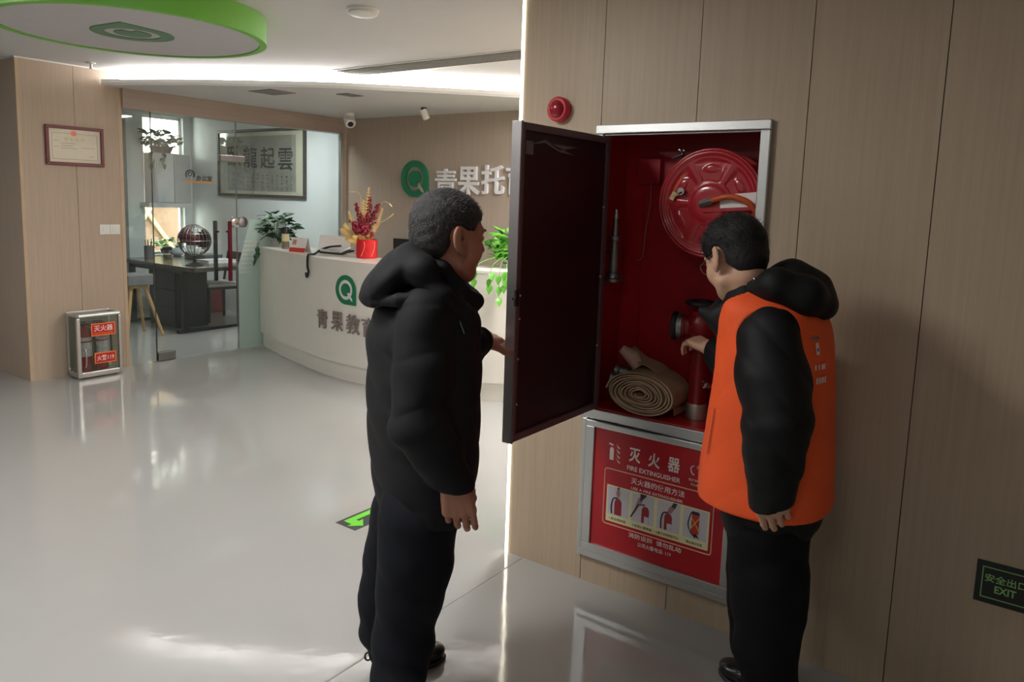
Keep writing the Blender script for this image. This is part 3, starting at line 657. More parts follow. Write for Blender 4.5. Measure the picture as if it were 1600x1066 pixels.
# keys on a tag stuck to the reel
T_ = on_x(1055, 303, rx-.012)
kt = thing('key_tag', 'small key with yellow tag hooked on the red reel', 'key', (rx-.012, T_[1], T_[2]))
obj('tag', MB().obox((rx-.012, T_[1]+.008, T_[2]-.008), ((0, 1, .5), (0, -.5, 1), (1, 0, 0)), (.009, .016, .001)), mat('tag cream', s2l(205, 185, 140), 0.5), kt)
obj('key', MB().lathe([(.014, 0), (.014, .004)], (rx-.014, T_[1]-.022, T_[2]+.010), (1, 0, 0), 16), ALUD, kt, smooth=40)
obj('key_blade', MB().obox((rx-.013, T_[1]-.01, T_[2]-.002), ((0, 1, -.5), (0, .5, 1), (1, 0, 0)), (.02, .003, .001)), mat('brass', s2l(190, 160, 110), 0.35, 0.8), kt)

# ------------------------------------------------------------------ hose nozzle hanging on the left
nx = W+.06; nt_ = on_x(959, 327, nx); nb_ = on_x(960, 442, nx); L_ = nt_[2]-nb_[2]
ny = min(nt_[1], 1.448)
nz_ = thing('hose_nozzle', 'grey metal fire hose nozzle hanging beside the door hinge', 'nozzle', (nx, ny, nb_[2]))
z0 = nb_[2]
obj('barrel', MB().lathe([(.021, .03), (.022, .10), (.018, .16), (.0175, .20), (.015, .205), (.011, .25), (.008, .262)], (nx, ny, z0), n=20), STEEL, nz_, smooth=40)
obj('collar', MB().lathe([(.021, .172), (.025, .175), (.025, .19), (.021, .193)], (nx, ny, z0), n=20), ALUD, nz_, smooth=40)
obj('coupling', MB().lathe([(.012, 0), (.035, .004), (.038, .008), (.038, .018), (.033, .022), (.030, .038), (.022, .045)], (nx, ny, z0), n=24), STEEL, nz_, smooth=40)
obj('tip', MB().lathe([(.009, .26), (.0105, .262), (.0105, .275), (.007, .28), (.006, L_)], (nx, ny, z0), n=16), ALU, nz_, smooth=40)
obj('clip', MB().box((nx-.006, ny, z0+.12), (nx+.006, iy1+.0105, z0+.135)), ALUD, nz_)

# ------------------------------------------------------------------ flat hose roll on the shelf
hc = np.array((W+.035, 1.276, ZSH+.088))
ro = thing('hose_roll', 'rolled beige canvas fire hose lying on the cabinet shelf', 'fire hose', (hc[0]+.04, hc[1], ZSH))
a_out, b_out = .150, .086
turns = 9; N_ = turns*40
def sp_r(i): return 1-(i/N_)*.88
V = []; Fc = []; wv = .085
for i in range(N_+1):
    th = 2*PI*i/40; s = sp_r(i); sq = .88 + .12*math.cos(2*th)*0
    wob = .0025*math.sin(3*th+i*.01)*s
    y = hc[1]+(a_out*s+wob)*math.cos(th)*(1-.10*math.sin(th)); z = hc[2]+(b_out*s+wob)*math.sin(th)
    z = max(z, ZSH+.0025+.012*(1-s)*8*.4) if s > .3 else z
    th2 = .0032
    nr = np.array((0, math.cos(th)/a_out, math.sin(th)/b_out)); nr /= np.linalg.norm(nr)
    xo = .006*math.sin(i*.21)
    for x in (hc[0]-.03+xo, hc[0]-.03+xo+2*wv):
        for sg in (-1, 1): V.append((x, y+nr[1]*th2*sg, z+nr[2]*th2*sg))
for i in range(N_):
    a, b = 4*i, 4*i+4
    Fc += [(a, b, b+1, a+1), (a+2, a+3, b+3, b+2), (a, a+2, b+2, b), (a+1, b+1, b+3, a+3)]
obj('hose_coil', MB().add(V, Fc), HOSE, ro, smooth=40)
# loose outer flap and coupling ends at the back left
fl_ = MB(); pts = spline([(0, hc[1]-.13, ZSH+.012), (0, hc[1]-.105, ZSH+.09), (0, hc[1]-.03, ZSH+.172), (0, hc[1]+.06, ZSH+.20), (0, hc[1]+.115, ZSH+.235)], 6)
V = []; Fc = []
for i, p in enumerate(pts):
    s = i/(len(pts)-1)
    for x, dz in ((hc[0]+.02+.03*s, .0), (hc[0]+.02+.03*s, .005), (hc[0]+.15, .005), (hc[0]+.15, .0)): V.append((x, p[1], p[2]+dz))
for i in range(len(pts)-1):
    for j in range(4): Fc.append((4*i+j, 4*i+(j+1) % 4, 4*i+4+(j+1) % 4, 4*i+4+j))
Fc += [(0, 1, 2, 3), tuple(range(len(V)-4, len(V)))[::-1]]
obj('hose_flap', fl_.add(V, Fc), HOSE, ro, smooth=50)
obj('hose_cuff', MB().tube([(hc[0]+.04, hc[1]+.125, ZSH+.245), (hc[0]+.06, hc[1]+.085, ZSH+.215), (hc[0]+.06, hc[1]+.055, ZSH+.172)], [.017, .032, .024], 14), mat('pale hose cuff', s2l(196, 172, 156), 0.8), ro, smooth=60)
for yy, zz, xx in ((1.405, .145, .085), (1.437, .105, .11)):
    obj('coupling', MB().lathe([(.02, -.035), (.026, -.03), (.026, 0), (.032, .004), (.032, .02), (.026, .024)], (W+xx, yy, ZSH+zz), (-.2, .9, .1), 20), STEEL, ro, smooth=40)
obj('hose_neck', MB().tube([(W+.10, 1.40, ZSH+.10), (W+.09, 1.35, ZSH+.125), (W+.08, 1.30, ZSH+.14)], [.027, .03, .024], 12), HOSE, ro, smooth=60)

# ------------------------------------------------------------------ hydrant valve and riser
vx = W+.135; vc = on_x(1092, 512, vx)
hv = thing('hydrant_valve', 'red hydrant valve on a vertical pipe in the cabinet', 'valve', (vx, vc[1], ZSH))
y_ = vc[1]-.012; z_ = vc[2]
obj('pipe', MB().lathe([(.036, ZSH+.001), (.036, z_-.085)], (vx, y_, 0), n=28), REDVALVE, hv, smooth=40)
obj('pipe_sleeve', MB().lathe([(.041, ZSH+.001), (.041, ZSH+.055), (.037, ZSH+.062)], (vx, y_, 0), n=28), mat('galvanised sleeve', s2l(176, 170, 156), 0.45, 0.6), hv, smooth=40)
obj('body', MB().lathe([(.040, -.09), (.052, -.085), (.052, -.06), (.045, -.055), (.058, -.03), (.062, 0), (.058, .03), (.046, .05), (.05, .052), (.05, .068), (.03, .072), (.018, .10)], (vx, y_, z_), n=32), REDVALVE, hv, smooth=40)
obj('outlet', MB().lathe([(.045, .03), (.042, .062), (.046, .064), (.046, .074)], (vx, y_, z_), (-.25, 1, 0), 28), REDVALVE, hv, smooth=40)
o_ = obj('outlet_ring', MB().lathe([(.04, .072), (.05, .074), (.05, .094), (.04, .097)], (vx, y_, z_), (-.25, 1, 0), 28), STEEL, hv, smooth=40)
obj('outlet_cap', MB().lathe([(.056, .095), (.058, .098), (.058, .112), (.05, .116)], (vx, y_, z_), (-.25, 1, 0), 28), BLACKMET, hv, smooth=40)
obj('handwheel', MB().tube([(vx+.062*math.cos(a), y_+.062*math.sin(a), z_+.098) for a in np.linspace(0, 2*PI, 28, endpoint=False)], .0085, 8, closed=True), BLACKMET, hv, smooth=60)
for a in (0, 2*PI/3, 4*PI/3): obj('wheel_spoke', MB().tube([(vx, y_, z_+.098), (vx+.06*math.cos(a), y_+.06*math.sin(a), z_+.098)], .006, 8), BLACKMET, hv, smooth=60)
obj('drain_cock', MB().lathe([(.012, .03), (.012, .05), (.017, .052), (.017, .064), (.009, .066), (.009, .085)], (vx, y_, ZSH+.15), (-.5, -.6, 0), 16), CHROME, hv, smooth=40)

# ------------------------------------------------------------------ other things on the right wall
c = on_x(873, 171, W-.02); al = thing('fire_alarm', 'round red fire alarm sounder on the wall above the cabinet', 'alarm', (W, c[1], c[2]))
ARED = mat('alarm red', s2l(196, 30, 52), 0.35, 0, 0.5, 0.03)
obj('base', MB().lathe([(.047, 0), (.05, -.004), (.05, -.03), (.044, -.038)], (W, c[1], c[2]), (1, 0, 0), 36), ARED, al, smooth=40)
obj('lens', MB().lathe([(.034, -.034), (.034, -.044), (.024, -.056), (.008, -.06)], (W, c[1], c[2]), (1, 0, 0), 32), mat('alarm lens', s2l(150, 14, 40), 0.15, 0, 0.6), al, smooth=60)
# exit sign low on the wall
ex = thing('exit_sign', 'black exit sign with green lettering low on the panelled wall', 'sign', (W, -.08, .41))
ey0, ey1, ez0, ez1 = -.256, .094, .409, .543; LUM = mat('sign green print', s2l(150, 200, 120), 0.5, var=0.02)
obj('plate', MB().box((W-.003, ey0, ez0), (W, ey1, ez1)), mat('sign black', s2l(14, 20, 18), 0.35), ex)
for a, b, nm in (((ey0+.016, ez0+.017), (ey1-.016, ez0+.020), 0), ((ey0+.016, ez1-.020), (ey1-.016, ez1-.017), 0), ((ey1-.019, ez0+.020), (ey1-.016, ez1-.020), 0), ((ey0+.016, ez0+.020), (ey0+.019, ez1-.020), 0)):
    obj('border_line', MB().box((W-.0036, a[0], a[1]), (W-.003, b[0], b[1])), LUM, ex)
obj('lettering', MB().text('安全出口', (W-.003, .0155, .492), WR, WU, .026, .0007, .012, .108), LUM, ex)
obj('lettering', MB().text('EXIT', (W-.003, .014, .459), WR, WU, .023, .0007, .02, .056), LUM, ex)
obj('arrow_panel', MB().box((W-.0036, ey0+.03, ez0+.03), (W-.003, -.058, ez1-.03)), LUM, ex)
# green arrow sign on the floor
fs = thing('floor_sign', 'dark floor sticker with a green exit arrow', 'sign', (2.5, 2.65, 0))
obj('plate', MB().box((2.367, 2.583, 0.0002), (2.717, 2.722, 0.0015)), mat('floor sticker', s2l(62, 66, 62), 0.4), fs)
AG = mat('arrow green', s2l(110, 205, 60), 0.4, var=0.03)
obj('arrow', MB().prism([(x, y, .0015) for x, y in ((2.590, 2.705), (2.590, 2.668), (2.452, 2.668), (2.452, 2.648), (2.480, 2.648), (2.428, 2.592), (2.376, 2.648), (2.404, 2.648), (2.404, 2.705))], (0, 0, .0006)), AG, fs)
obj('lettering', MB().text('安全出口', (2.635, 2.675, .0015), (1, 0, 0), (0, 1, 0), .03, .0006, 0.01, .12), PWHITE, fs)
obj('lettering', MB().text('EXIT', (2.635, 2.625, .0015), (1, 0, 0), (0, 1, 0), .03, .0006, 0.01, .08), PWHITE, fs)

# ================================================================== PILLAR THINGS
PR, PU = np.array((1., 0, 0)), np.array((0., 0, 1)); YP = YG
cf = thing('certificate_frame', 'framed certificate in dark red frame on the timber pillar', 'certificate', (2.99, YP, 1.763))
a, b, z0, z1 = 2.765, 3.222, 1.765, 2.085; fw = .026
FRM = mat('dark red frame', s2l(104, 34, 44), 0.4)
for p, q_ in (((a, z0), (b, z0+fw)), ((a, z1-fw), (b, z1)), ((a, z0+fw), (a+fw, z1-fw)), ((b-fw, z0+fw), (b, z1-fw))):
    obj('frame_bar', MB().box((p[0], YP-.024, p[1]), (q_[0], YP, q_[1])), FRM, cf, bevel=.003)
obj('paper', MB().box((a+fw, YP-.010, z0+fw), (b-fw, YP-.004, z1-fw)), mat('certificate paper', s2l(222, 214, 196), 0.5, var=.03), cf)
for p, q_ in (((a+.05, z0+.05), (b-.05, z0+.053)), ((a+.05, z1-.062), (b-.05, z1-.059)), ((a+.05, z0+.05), (a+.053, z1-.06)), ((b-.053, z0+.05), (b-.05, z1-.06))):
    obj('border_line', MB().box((p[0], YP-.0108, p[1]), (q_[0], YP-.0098, q_[1])), mat('certificate line', s2l(130, 126, 118), 0.6), cf)
obj('seal', MB().lathe([(.022, 0), (.022, .001)], (2.985, YP-.0100, z1-.058), (0, -1, 0), 24), mat('seal orange red', s2l(226, 84, 46), 0.5), cf)
obj('lettering', MB().text('营 业 执 照', (2.99, YP-.010, z1-.105), PR, PU, .028, .0008, .01, .16), mat('certificate gold', s2l(196, 186, 104), 0.5), cf)
for x0_, x1_, z in ((2.83, 2.87, 1.965), (2.88, 3.0, 1.945), (2.88, 2.98, 1.925), (2.88, 3.01, 1.905), (3.04, 3.15, 1.915), (2.83, 2.865, 1.915), (3.10, 3.14, 1.845)):
    obj('text_line', MB().box((x0_, YP-.0106, z-.003), (x1_, YP-.0099, z+.003)), mat('certificate text', s2l(178, 172, 156), 0.6), cf)
obj('glazing', MB().box((a+fw, YP-.016, z0+fw), (b-fw, YP-.015, z1-fw)), glass('picture glass', (0.97, 0.97, 0.97), 0.05), cf)
sw = thing('switch_plate', 'white double light switch on the timber pillar', 'switch', (3.255, YP, 1.19))
for x in (3.21, 3.298):
    pl = obj('plate', MB().box((x-.043, YP-.009, 1.192), (x+.043, YP, 1.278)), WHITE, sw, bevel=.003)
    obj('rocker', MB().box((x-.022, YP-.013, 1.212), (x+.022, YP-.009, 1.258)), WHITE, pl, bevel=.002)

# extinguisher box on the floor against the pillar
ebx0, ebx1, eby0, eby1, ebh = 2.853, 3.208, 6.438, 6.645, 0.545
eb = thing('extinguisher_box', 'glass sided aluminium box with two fire extinguishers by the pillar', 'extinguisher box', (3.03, 6.54, 0))
for x in (ebx0, ebx1-.022):
    for y in (eby0, eby1-.022): obj('post', MB().box((x-(.008 if (x == ebx0 and y == eby0) else 0), y-(.004 if y == eby0 else 0), 0.012), (x+.022, y+.022, ebh-.03)), ALU, eb, bevel=.004)
q = MB().box((ebx0, eby0, .012), (ebx1, eby1, .055)); obj('base', q, ALU, eb, bevel=.003)
for x in (ebx0+.04, ebx1-.04):
    for y in (eby0+.04, eby1-.04): obj('foot', MB().lathe([(.014, 0), (.014, .013)], (x, y, 0), n=12), BLACKM, eb)
obj('top_rail', MB().tube([(ebx0+.01, eby0+.008, ebh-.012), (ebx1-.01, eby0+.008, ebh-.012)], .018, 12), ALU, eb, smooth=40)
obj('top_rail', MB().box((ebx0, eby1-.02, ebh-.025), (ebx1, eby1, ebh+.005)), ALU, eb, bevel=.003)
for x in (ebx0, ebx1-.018): obj('top_rail', MB().box((x, eby0+.01, ebh-.025), (x+.018, eby1-.01, ebh)), ALU, eb, bevel=.003)
BOXG = glass('box glass', (0.82, 0.85, 0.83), 0.10)
obj('pane', MB().box((ebx0+.022, eby0+.004, .055), (ebx1-.022, eby0+.007, ebh-.028)), BOXG, eb)
obj('pane', MB().box((ebx0+.006, eby0+.022, .055), (ebx0+.009, eby1-.022, ebh-.025)), BOXG, eb)
obj('pane', MB().box((ebx1-.009, eby0+.022, .055), (ebx1-.006, eby1-.022, ebh-.025)), BOXG, eb)
obj('pane', MB().box((ebx0+.02, eby0+.02, ebh-.010), (ebx1-.02, eby1-.02, ebh-.006)), BOXG, eb)
obj('back', MB().box((ebx0+.022, eby1-.010, .055), (ebx1-.022, eby1-.004, ebh-.028)), mat('box back grey', s2l(150, 148, 140), 0.6), eb)
obj('handle', MB().tube(spline([(2.905, eby0, .10), (2.905, eby0-.02, .13), (2.905, eby0-.02, .24), (2.905, eby0, .27)], 4), .005, 8), CHROME, eb, smooth=60)
def sticker(x0_, x1_, z0_, z1_, txt, small, h, hx):
    s_ = obj('sticker', MB().box((x0_, eby0+.0015, z0_), (x1_, eby0+.0038, z1_)), ORANGE_E, eb, bevel=.0008)
    obj('sticker_field', MB().box((x0_+.008, eby0+.0008, z0_+.008), (x1_-.008, eby0+.0018, z1_-.008)), mat('sticker red', s2l(186, 26, 22), 0.4), s_)
    obj('lettering', MB().text(txt, ((x0_+x1_)/2, eby0+.0008, (z0_+z1_)/2+(.010 if small else 0)), PR, PU, h, .0008, .008, hx), PWHITE, s_)
    if small: obj('lettering', MB().text(small, ((x0_+x1_)/2, eby0+.0008, z0_+.021), PR, PU, .012, .0008, .0, hx), ORANGE_E, s_)
sticker(2.962, 3.160, .355, .462, '灭火器', 'FIRE EXTINGUISHER', .050, .155)
sticker(2.982, 3.160, .118, .210, '火警119', None, .046, .14)
for i, x in enumerate((2.955, 3.09)):
    e_ = thing('fire_extinguisher', ('left red fire extinguisher inside the glass sided box', 'right red fire extinguisher inside the glass sided box')[i], 'extinguisher', (x, 6.55, .055), 'extinguishers in the box')
    obj('cylinder', MB().lathe([(.05, 0), (.055, .006), (.055, .30), (.05, .335), (.03, .36), (.018, .37), (.018, .385)], (x, 6.55, .056), n=28), mat('extinguisher red', s2l(160, 20, 30), 0.3), e_, smooth=40)
    obj('valve', MB().box((x-.03, 6.54, .435), (x+.02, 6.56, .455)).box((x-.05, 6.543, .462), (x+.01, 6.557, .470)), BLACKM, e_)
    obj('hose', MB().tube(spline([(x+.02, 6.55, .445), (x+.06, 6.53, .42), (x+.066, 6.51, .30), (x+.064, 6.50, .2)], 5), .008, 8), BLACKM, e_, smooth=60)
    obj('label', MB().lathe([(.0556, .12), (.0556, .24)], (x, 6.55, .056), n=28).lathe([(.0556, .255), (.0556, .285)], (x, 6.55, .056), n=28), mat('extinguisher label', s2l(205, 196, 200), 0.5, var=.3, vscale=60), e_, smooth=40)

# ================================================================== RECEPTION DESK
DZ = 1.046
base_c = [np.array(p) for p in spline([(4.775, 6.625), (4.575, 6.03), (4.437, 5.48), (4.352, 5.03), (4.345, 4.63), (4.43, 4.15), (4.64, 3.61), (4.725, 3.44), (4.98, 3.0), (5.35, 2.62)], 6)]
def shift(c, d): return offset_curve(c, d)
# curve runs from far-left towards the right; its left normal points into the reception
front = shift(base_c, -0.035 if True else 0)
test = offset_curve(base_c, 0.1)
SG = 1 if np.mean([p[0] for p in test]) > np.mean([p[0] for p in base_c]) else -1
front = offset_curve(base_c, -SG*0.03); inner = offset_curve(base_c, SG*0.42); plin_in = offset_curve(base_c, SG*0.40)
DESK = mat('desk white gloss', s2l(228, 224, 214), 0.28, 0, 0.5, 0.015)
rd = thing('reception_desk', 'curved white reception desk with green emblem and grey lettering', 'desk', (4.7, 5.0, 0))
def ribbon(outer, inn, z0, z1):
    n_ = len(outer); V = []; Fc = []
    for p, q_ in zip(outer, inn): V += [(p[0], p[1], z0), (p[0], p[1], z1), (q_[0], q_[1], z1), (q_[0], q_[1], z0)]
    for i in range(n_-1):
        for j in range(4): Fc.append((4*i+j, 4*i+(j+1) % 4, 4*i+4+(j+1) % 4, 4*i+4+j))
    Fc += [(0, 3, 2, 1), (4*n_-4, 4*n_-3, 4*n_-2, 4*n_-1)]
    if SG > 0: Fc = [f[::-1] for f in Fc]
    return MB().add(V, Fc)
obj('plinth', ribbon(base_c, plin_in, 0, .150), DESK, rd, smooth=40)
obj('front_panel', ribbon(front, inner, .150, DZ-.022), DESK, rd, smooth=40)
obj('counter_top', ribbon(offset_curve(base_c, -SG*.034), offset_curve(base_c, SG*.44), DZ-.022, DZ), DESK, rd, smooth=40, bevel=.004)
def on_desk(x, y):
    d = ray(x, y); best = None
    for p, q_ in zip(front[:-1], front[1:]):
        e = q_-p; A = np.array([[d[0], -e[0]], [d[1], -e[1]]])
        if abs(np.linalg.det(A)) < 1e-9: continue
        t_, u_ = np.linalg.solve(A, p)
        if -0.01 <= u_ <= 1.01 and t_ > 0 and (best is None or t_ < best[0]): best = (t_, e/np.linalg.norm(e))
    t_, tan = best; P = CAM+d*t_; right = np.array([tan[0], tan[1], 0]); return P, right
for ch, (x, y), wd in zip('青果教育', ((505.5, 498), (528.5, 502), (553, 507), (578, 512)), (.16, .16, .16, .16)):
    P, rt = on_desk(x, y); nrm = np.cross(rt, WU)
    if np.dot(nrm, ray(x, y)) > 0: rt = -rt; nrm = -nrm
    obj('lettering', MB().text(ch, P+nrm*.010, rt, WU, .168, .008, .012, .162), LETTER, rd)
P, rt = on_desk(541, 453); nrm = np.cross(rt, WU)
if np.dot(nrm, ray(541, 453)) > 0: rt = -rt; nrm = -nrm
em = obj('emblem_plate', MB().lathe([(.10, 0), (.10, .003)], P+nrm*.003, nrm, 40), WHITE, rd)
logo(P+nrm*.004, rt, WU, .125, .006, GREEN, em, tail=WHITE, ring_in=.68)

# wall emblem and silver letters
ws = thing('wall_logo', 'large green emblem on the taupe reception wall', 'emblem', (XB, 5.57, 1.6))
qc = on_x(649.5, 279.5, XB)
logo((XB-.001, qc[1], qc[2]), WR, WU, .192, .025, GREEN, ws, tail=mat('logo tail taupe', s2l(176, 161, 147), .5))
wt = thing('wall_lettering', 'silver raised Chinese lettering beside the green wall emblem', 'lettering', (XB, 4.7, 1.63))
for ch, (x, y) in zip('青果托育', ((698, 286), (734, 283), (772, 281), (811, 281))):
    c = on_x(x, y, XB); obj('letter', MB().text(ch, (XB-.001, c[1], c[2]), WR, WU, .285, .030, .016, .275), SILVER, wt)

# ------------------------------------------------------------------ things on the desk
def dz(x, y): return on_z(x, y, DZ)
def leaf_mesh(name, L_, Wd, m_, curl=.25):
    mb = MB(); V = []; Fc = []; prof = [(0, .02), (.12, .55), (.3, .95), (.5, 1.0), (.7, .75), (.88, .35), (1.0, .02)]
    for s, w_ in prof:
        x = s*L_; z = -curl*L_*s*s
        V += [(x, -w_*Wd/2, z+.10*Wd*w_), (x, 0, z), (x, w_*Wd/2, z+.10*Wd*w_)]
    for i in range(len(prof)-1):
        for j in range(2): Fc.append((3*i+j, 3*i+3+j, 3*i+4+j, 3*i+1+j))
    me = bpy.data.meshes.new(name); me.from_pydata(V, [], Fc); me.materials.append(m_); me.shade_smooth(); return me
def put_leaf(me, parent, pos, az, el, roll=0, s=1.0):
    o = bpy.data.objects.new('leaf', me); COL.objects.link(o); o.parent = parent
    o.location = Vector(np.array(pos)-ORG[parent.name]); o.rotation_euler = (roll, -el, az); o.scale = (s, s, s); ORG[o.name] = np.array(pos, float)
def edge_dist(x, y, az):
    d = np.array((math.cos(az), math.sin(az))); best = None
    for p, q_ in zip(front[:-1], front[1:]):
        e = q_-p; A = np.array([[d[0], -e[0]], [d[1], -e[1]]])
        if abs(np.linalg.det(A)) < 1e-9: continue
        t_, u_ = np.linalg.solve(A, p-np.array((x, y)))
        if 0 <= u_ <= 1 and t_ > 0 and (best is None or t_ < best): best = t_
    return best
def plant(name, label, pos, rad, hgt, count, mats, L_, pot=None, trail=0, seed=1, flat=1.0):
    rg = random.Random(seed); t = thing(name, label, 'plant', tuple(pos))
    x, y, z = pos; ph = .0
    if pot:
        pr, ph, pm = pot
        obj('pot', MB().lathe([(pr*.7, 0), (pr*.92, ph*.9), (pr, ph*.92), (pr, ph), (pr*.88, ph), (pr*.86, ph-.02)], pos, n=24), pm, t, smooth=40)
        obj('soil', MB().lathe([(pr*.86, ph-.03), (pr*.86, ph-.018)], pos, n=20), mat('soil', s2l(60, 46, 36), .9), t)
    mes = [leaf_mesh('leaf', L_*k, L_*.72*k, mm, c_) for k, mm, c_ in ((1.0, mats[0], .3), (.8, mats[1], .45), (1.15, mats[0], .2))]
    for i in range(count):
        az = rg.uniform(0, 2*PI); rr = rad*math.sqrt(rg.random())*.85; h = ph+hgt*(.02+.98*rg.random())*(1-.5*(rr/rad)**2)
        p = (x+rr*math.cos(az), y+rr*math.sin(az)*flat, z+h)
        if i % 3 == 0: obj('stem', MB().tube([(x+.1*rr*math.cos(az), y+.1*rr*math.sin(az), z+ph-.02 if pot else z), ((x+p[0])/2, (y+p[1])/2, z+h*.8), p], .0025, 5), mats[0], t)
        low = p[2]-z < .10; p = (p[0], p[1], max(p[2], z+.055))
        put_leaf(rg.choice(mes), t, p, az+rg.uniform(-.7, .7), rg.uniform(.2, .9) if low else rg.uniform(-.45, .9), rg.uniform(-.5, .5), rg.uniform(.75, 1.15))
    for k in range(trail):
        az = math.atan2(-y, -x)+rg.uniform(-.7, .7); r0 = rad*.9; ln = rg.uniform(.08, .2)
        on_counter = abs(z-DZ) < .01; eg = edge_dist(x, y, az) if on_counter else None
        if on_counter and (eg is None or eg > .5): continue
        if eg: r0 = eg+.06
        at_ = lambda r_, h_: (x+r_*math.cos(az), y+r_*math.sin(az), z+h_)
        pts = [at_(r0*.4, ph+.04), at_(r0, max(ph*.6, .045)), at_(r0+.03, -ln)]
        obj('stem', MB().tube(spline(pts, 4), .0025, 5), mats[0], t)
        for s in (.3, .65, 1.0): put_leaf(mes[1], t, (pts[1][0]*(1-s)+pts[2][0]*s, pts[1][1]*(1-s)+pts[2][1]*s, pts[1][2]*(1-s)+pts[2][2]*s), az+rg.uniform(-.5, .5), -.7, 0, .9)
    return t
pl = dz(417, 384); pl = np.array((pl[0]+.10, pl[1]+.0, DZ))
plant('potted_pothos', 'dark leafy pothos on the far end of the reception desk', pl, .22, .27, 125, (LEAFD, LEAFD), .095, (.075, .08, mat('grey white pot', s2l(190, 190, 186), .5)), 2, 3)
pr_ = dz(787, 419); plant('potted_ivy', 'bright green trailing pothos on the reception desk beside the cabinet door', (pr_[0]+.14, pr_[1]+.03, DZ), .21, .25, 125, (LEAFL, LEAFL), .10, (.08, .06, WHITE), 5, 5)
# bottle
c = dz(441, 389); bt = thing('lotion_bottle', 'tall clear and black bottle standing on the reception desk', 'bottle', (c[0]+.04, c[1], DZ))
x, y = c[0]+.04, c[1]
obj('glass_body', MB().lathe([(.033, 0), (.036, .004), (.036, .10), (.033, .105)], (x, y, DZ), n=24), mat('bottle amber clear', s2l(120, 108, 84), .15), bt, smooth=40)
obj('label', MB().lathe([(.0365, .075), (.0365, .15)], (x, y, DZ), n=24), mat('bottle label cream', s2l(214, 196, 154), .5), bt, smooth=40)
obj('cap', MB().lathe([(.035, .15), (.035, .20), (.028, .215)], (x, y, DZ), n=24), BLACKM, bt, smooth=40)
obj('base_ring', MB().lathe([(.037, .0), (.037, .02)], (x, y, DZ), n=24), ALUD, bt, smooth=40)
# desk calendar: two leaning boards
c = dz(464, 394); ca = thing('desk_calendar', 'white and red tent calendar on the reception desk', 'calendar', (c[0], c[1], DZ))
dr_ = np.array((.12, -.99, 0)); dr_ /= np.linalg.norm(dr_); bk_ = np.array((dr_[1]*-1, dr_[0], 0)) if False else np.array((.99, .12, 0))
c = c+bk_*.04
def tent(sg):
    foot = c-sg*bk_*.045*-1 if sg < 0 else c+bk_*.045
    foot = c-bk_*.045 if sg < 0 else c+bk_*.045
    top = c+np.array((0, 0, .135))
    return foot, top
for sg, nm in ((-1, 'front_board'), (1, 'rear_board')):
    f_, tp = tent(sg); q = MB().prism([f_-dr_*.10, f_+dr_*.10, tp+dr_*.10, tp-dr_*.10], bk_*.002)
    o_ = obj(nm, q, PWHITE, ca)
    if sg < 0:
        up = (tp-f_); obj('red_band', MB().prism([f_-dr_*.10-bk_*.002, f_+dr_*.10-bk_*.002, f_+dr_*.10+up*.3-bk_*.002, f_-dr_*.10+up*.3-bk_*.002], bk_*.001), mat('calendar red', s2l(200, 62, 50), .5), o_)
        obj('print', MB().prism([f_-dr_*.08+up*.5-bk_*.002, f_-dr_*.03+up*.5-bk_*.002, f_-dr_*.03+up*.85-bk_*.002, f_-dr_*.08+up*.85-bk_*.002], bk_*.001), mat('calendar print', s2l(190, 150, 130), .6, var=.4, vscale=60), o_)
# white card stand behind, and black pouch with lanyard
c = dz(502, 393); cs = thing('card_stand', 'white leaning card stand behind the black pouch', 'card stand', (c[0]+.12, c[1]+.1, DZ))
P0 = c+np.array((.14, .22, 0)); P1 = c+np.array((.17, -.20, 0))
obj('card', MB().prism([P0, P1, P1+(.03, 0, .145), P0+(.03, 0, .15)], (.004, 0, 0)), PWHITE, cs)
obj('foot', MB().prism([P0+(.03, 0, 0), P1+(.03, 0, 0), P1+(.09, 0, 0), P0+(.09, 0, 0)], (0, 0, .004)), PWHITE, cs)
c = dz(513, 398); pb = thing('card_pouch', 'white and black pouch with lanyard lying on the reception desk', 'pouch', (c[0]+.05, c[1], DZ))
x, y = c[0]+.08, c[1]
obj('pouch', MB().obox((x, y, DZ+.048), ((.1, -1, .0), (1, .1, .25), (-.25, 0, 1)), (.13, .075, .010)), mat('pouch white', s2l(214, 212, 208), .5), pb, bevel=.006)
obj('trim', MB().obox((x+.01, y-.015, DZ+.026), ((.1, -1, .0), (1, .1, .15), (-.15, 0, 1)), (.145, .085, .007)), BLACKM, pb, bevel=.005)
cu, rt = on_desk(485, 402); nrm = np.cross(rt, WU); nrm = nrm if np.dot(nrm, ray(485, 402)) < 0 else -nrm; CO = lambda o_, dy_, dz_: tuple(np.array((cu[0], cu[1], 0))+nrm*o_+rt*dy_+np.array((0, 0, DZ+dz_)))
ly = spline([(x-.02, y-.10, DZ+.085), (x-.05, y+.02, DZ+.07), (x-.07, y+.13, DZ+.03), CO(-.05, -.02, .016), CO(.0, .0, .017), CO(.024, .0, .0), CO(.024, -.01, -.09), CO(.024, .01, -.14), CO(.024, -.025, -.19), CO(.026, -.035, -.15)], 6)
obj('lanyard', MB().tube(ly, .011, 6), BLACKM, pb, smooth=60)
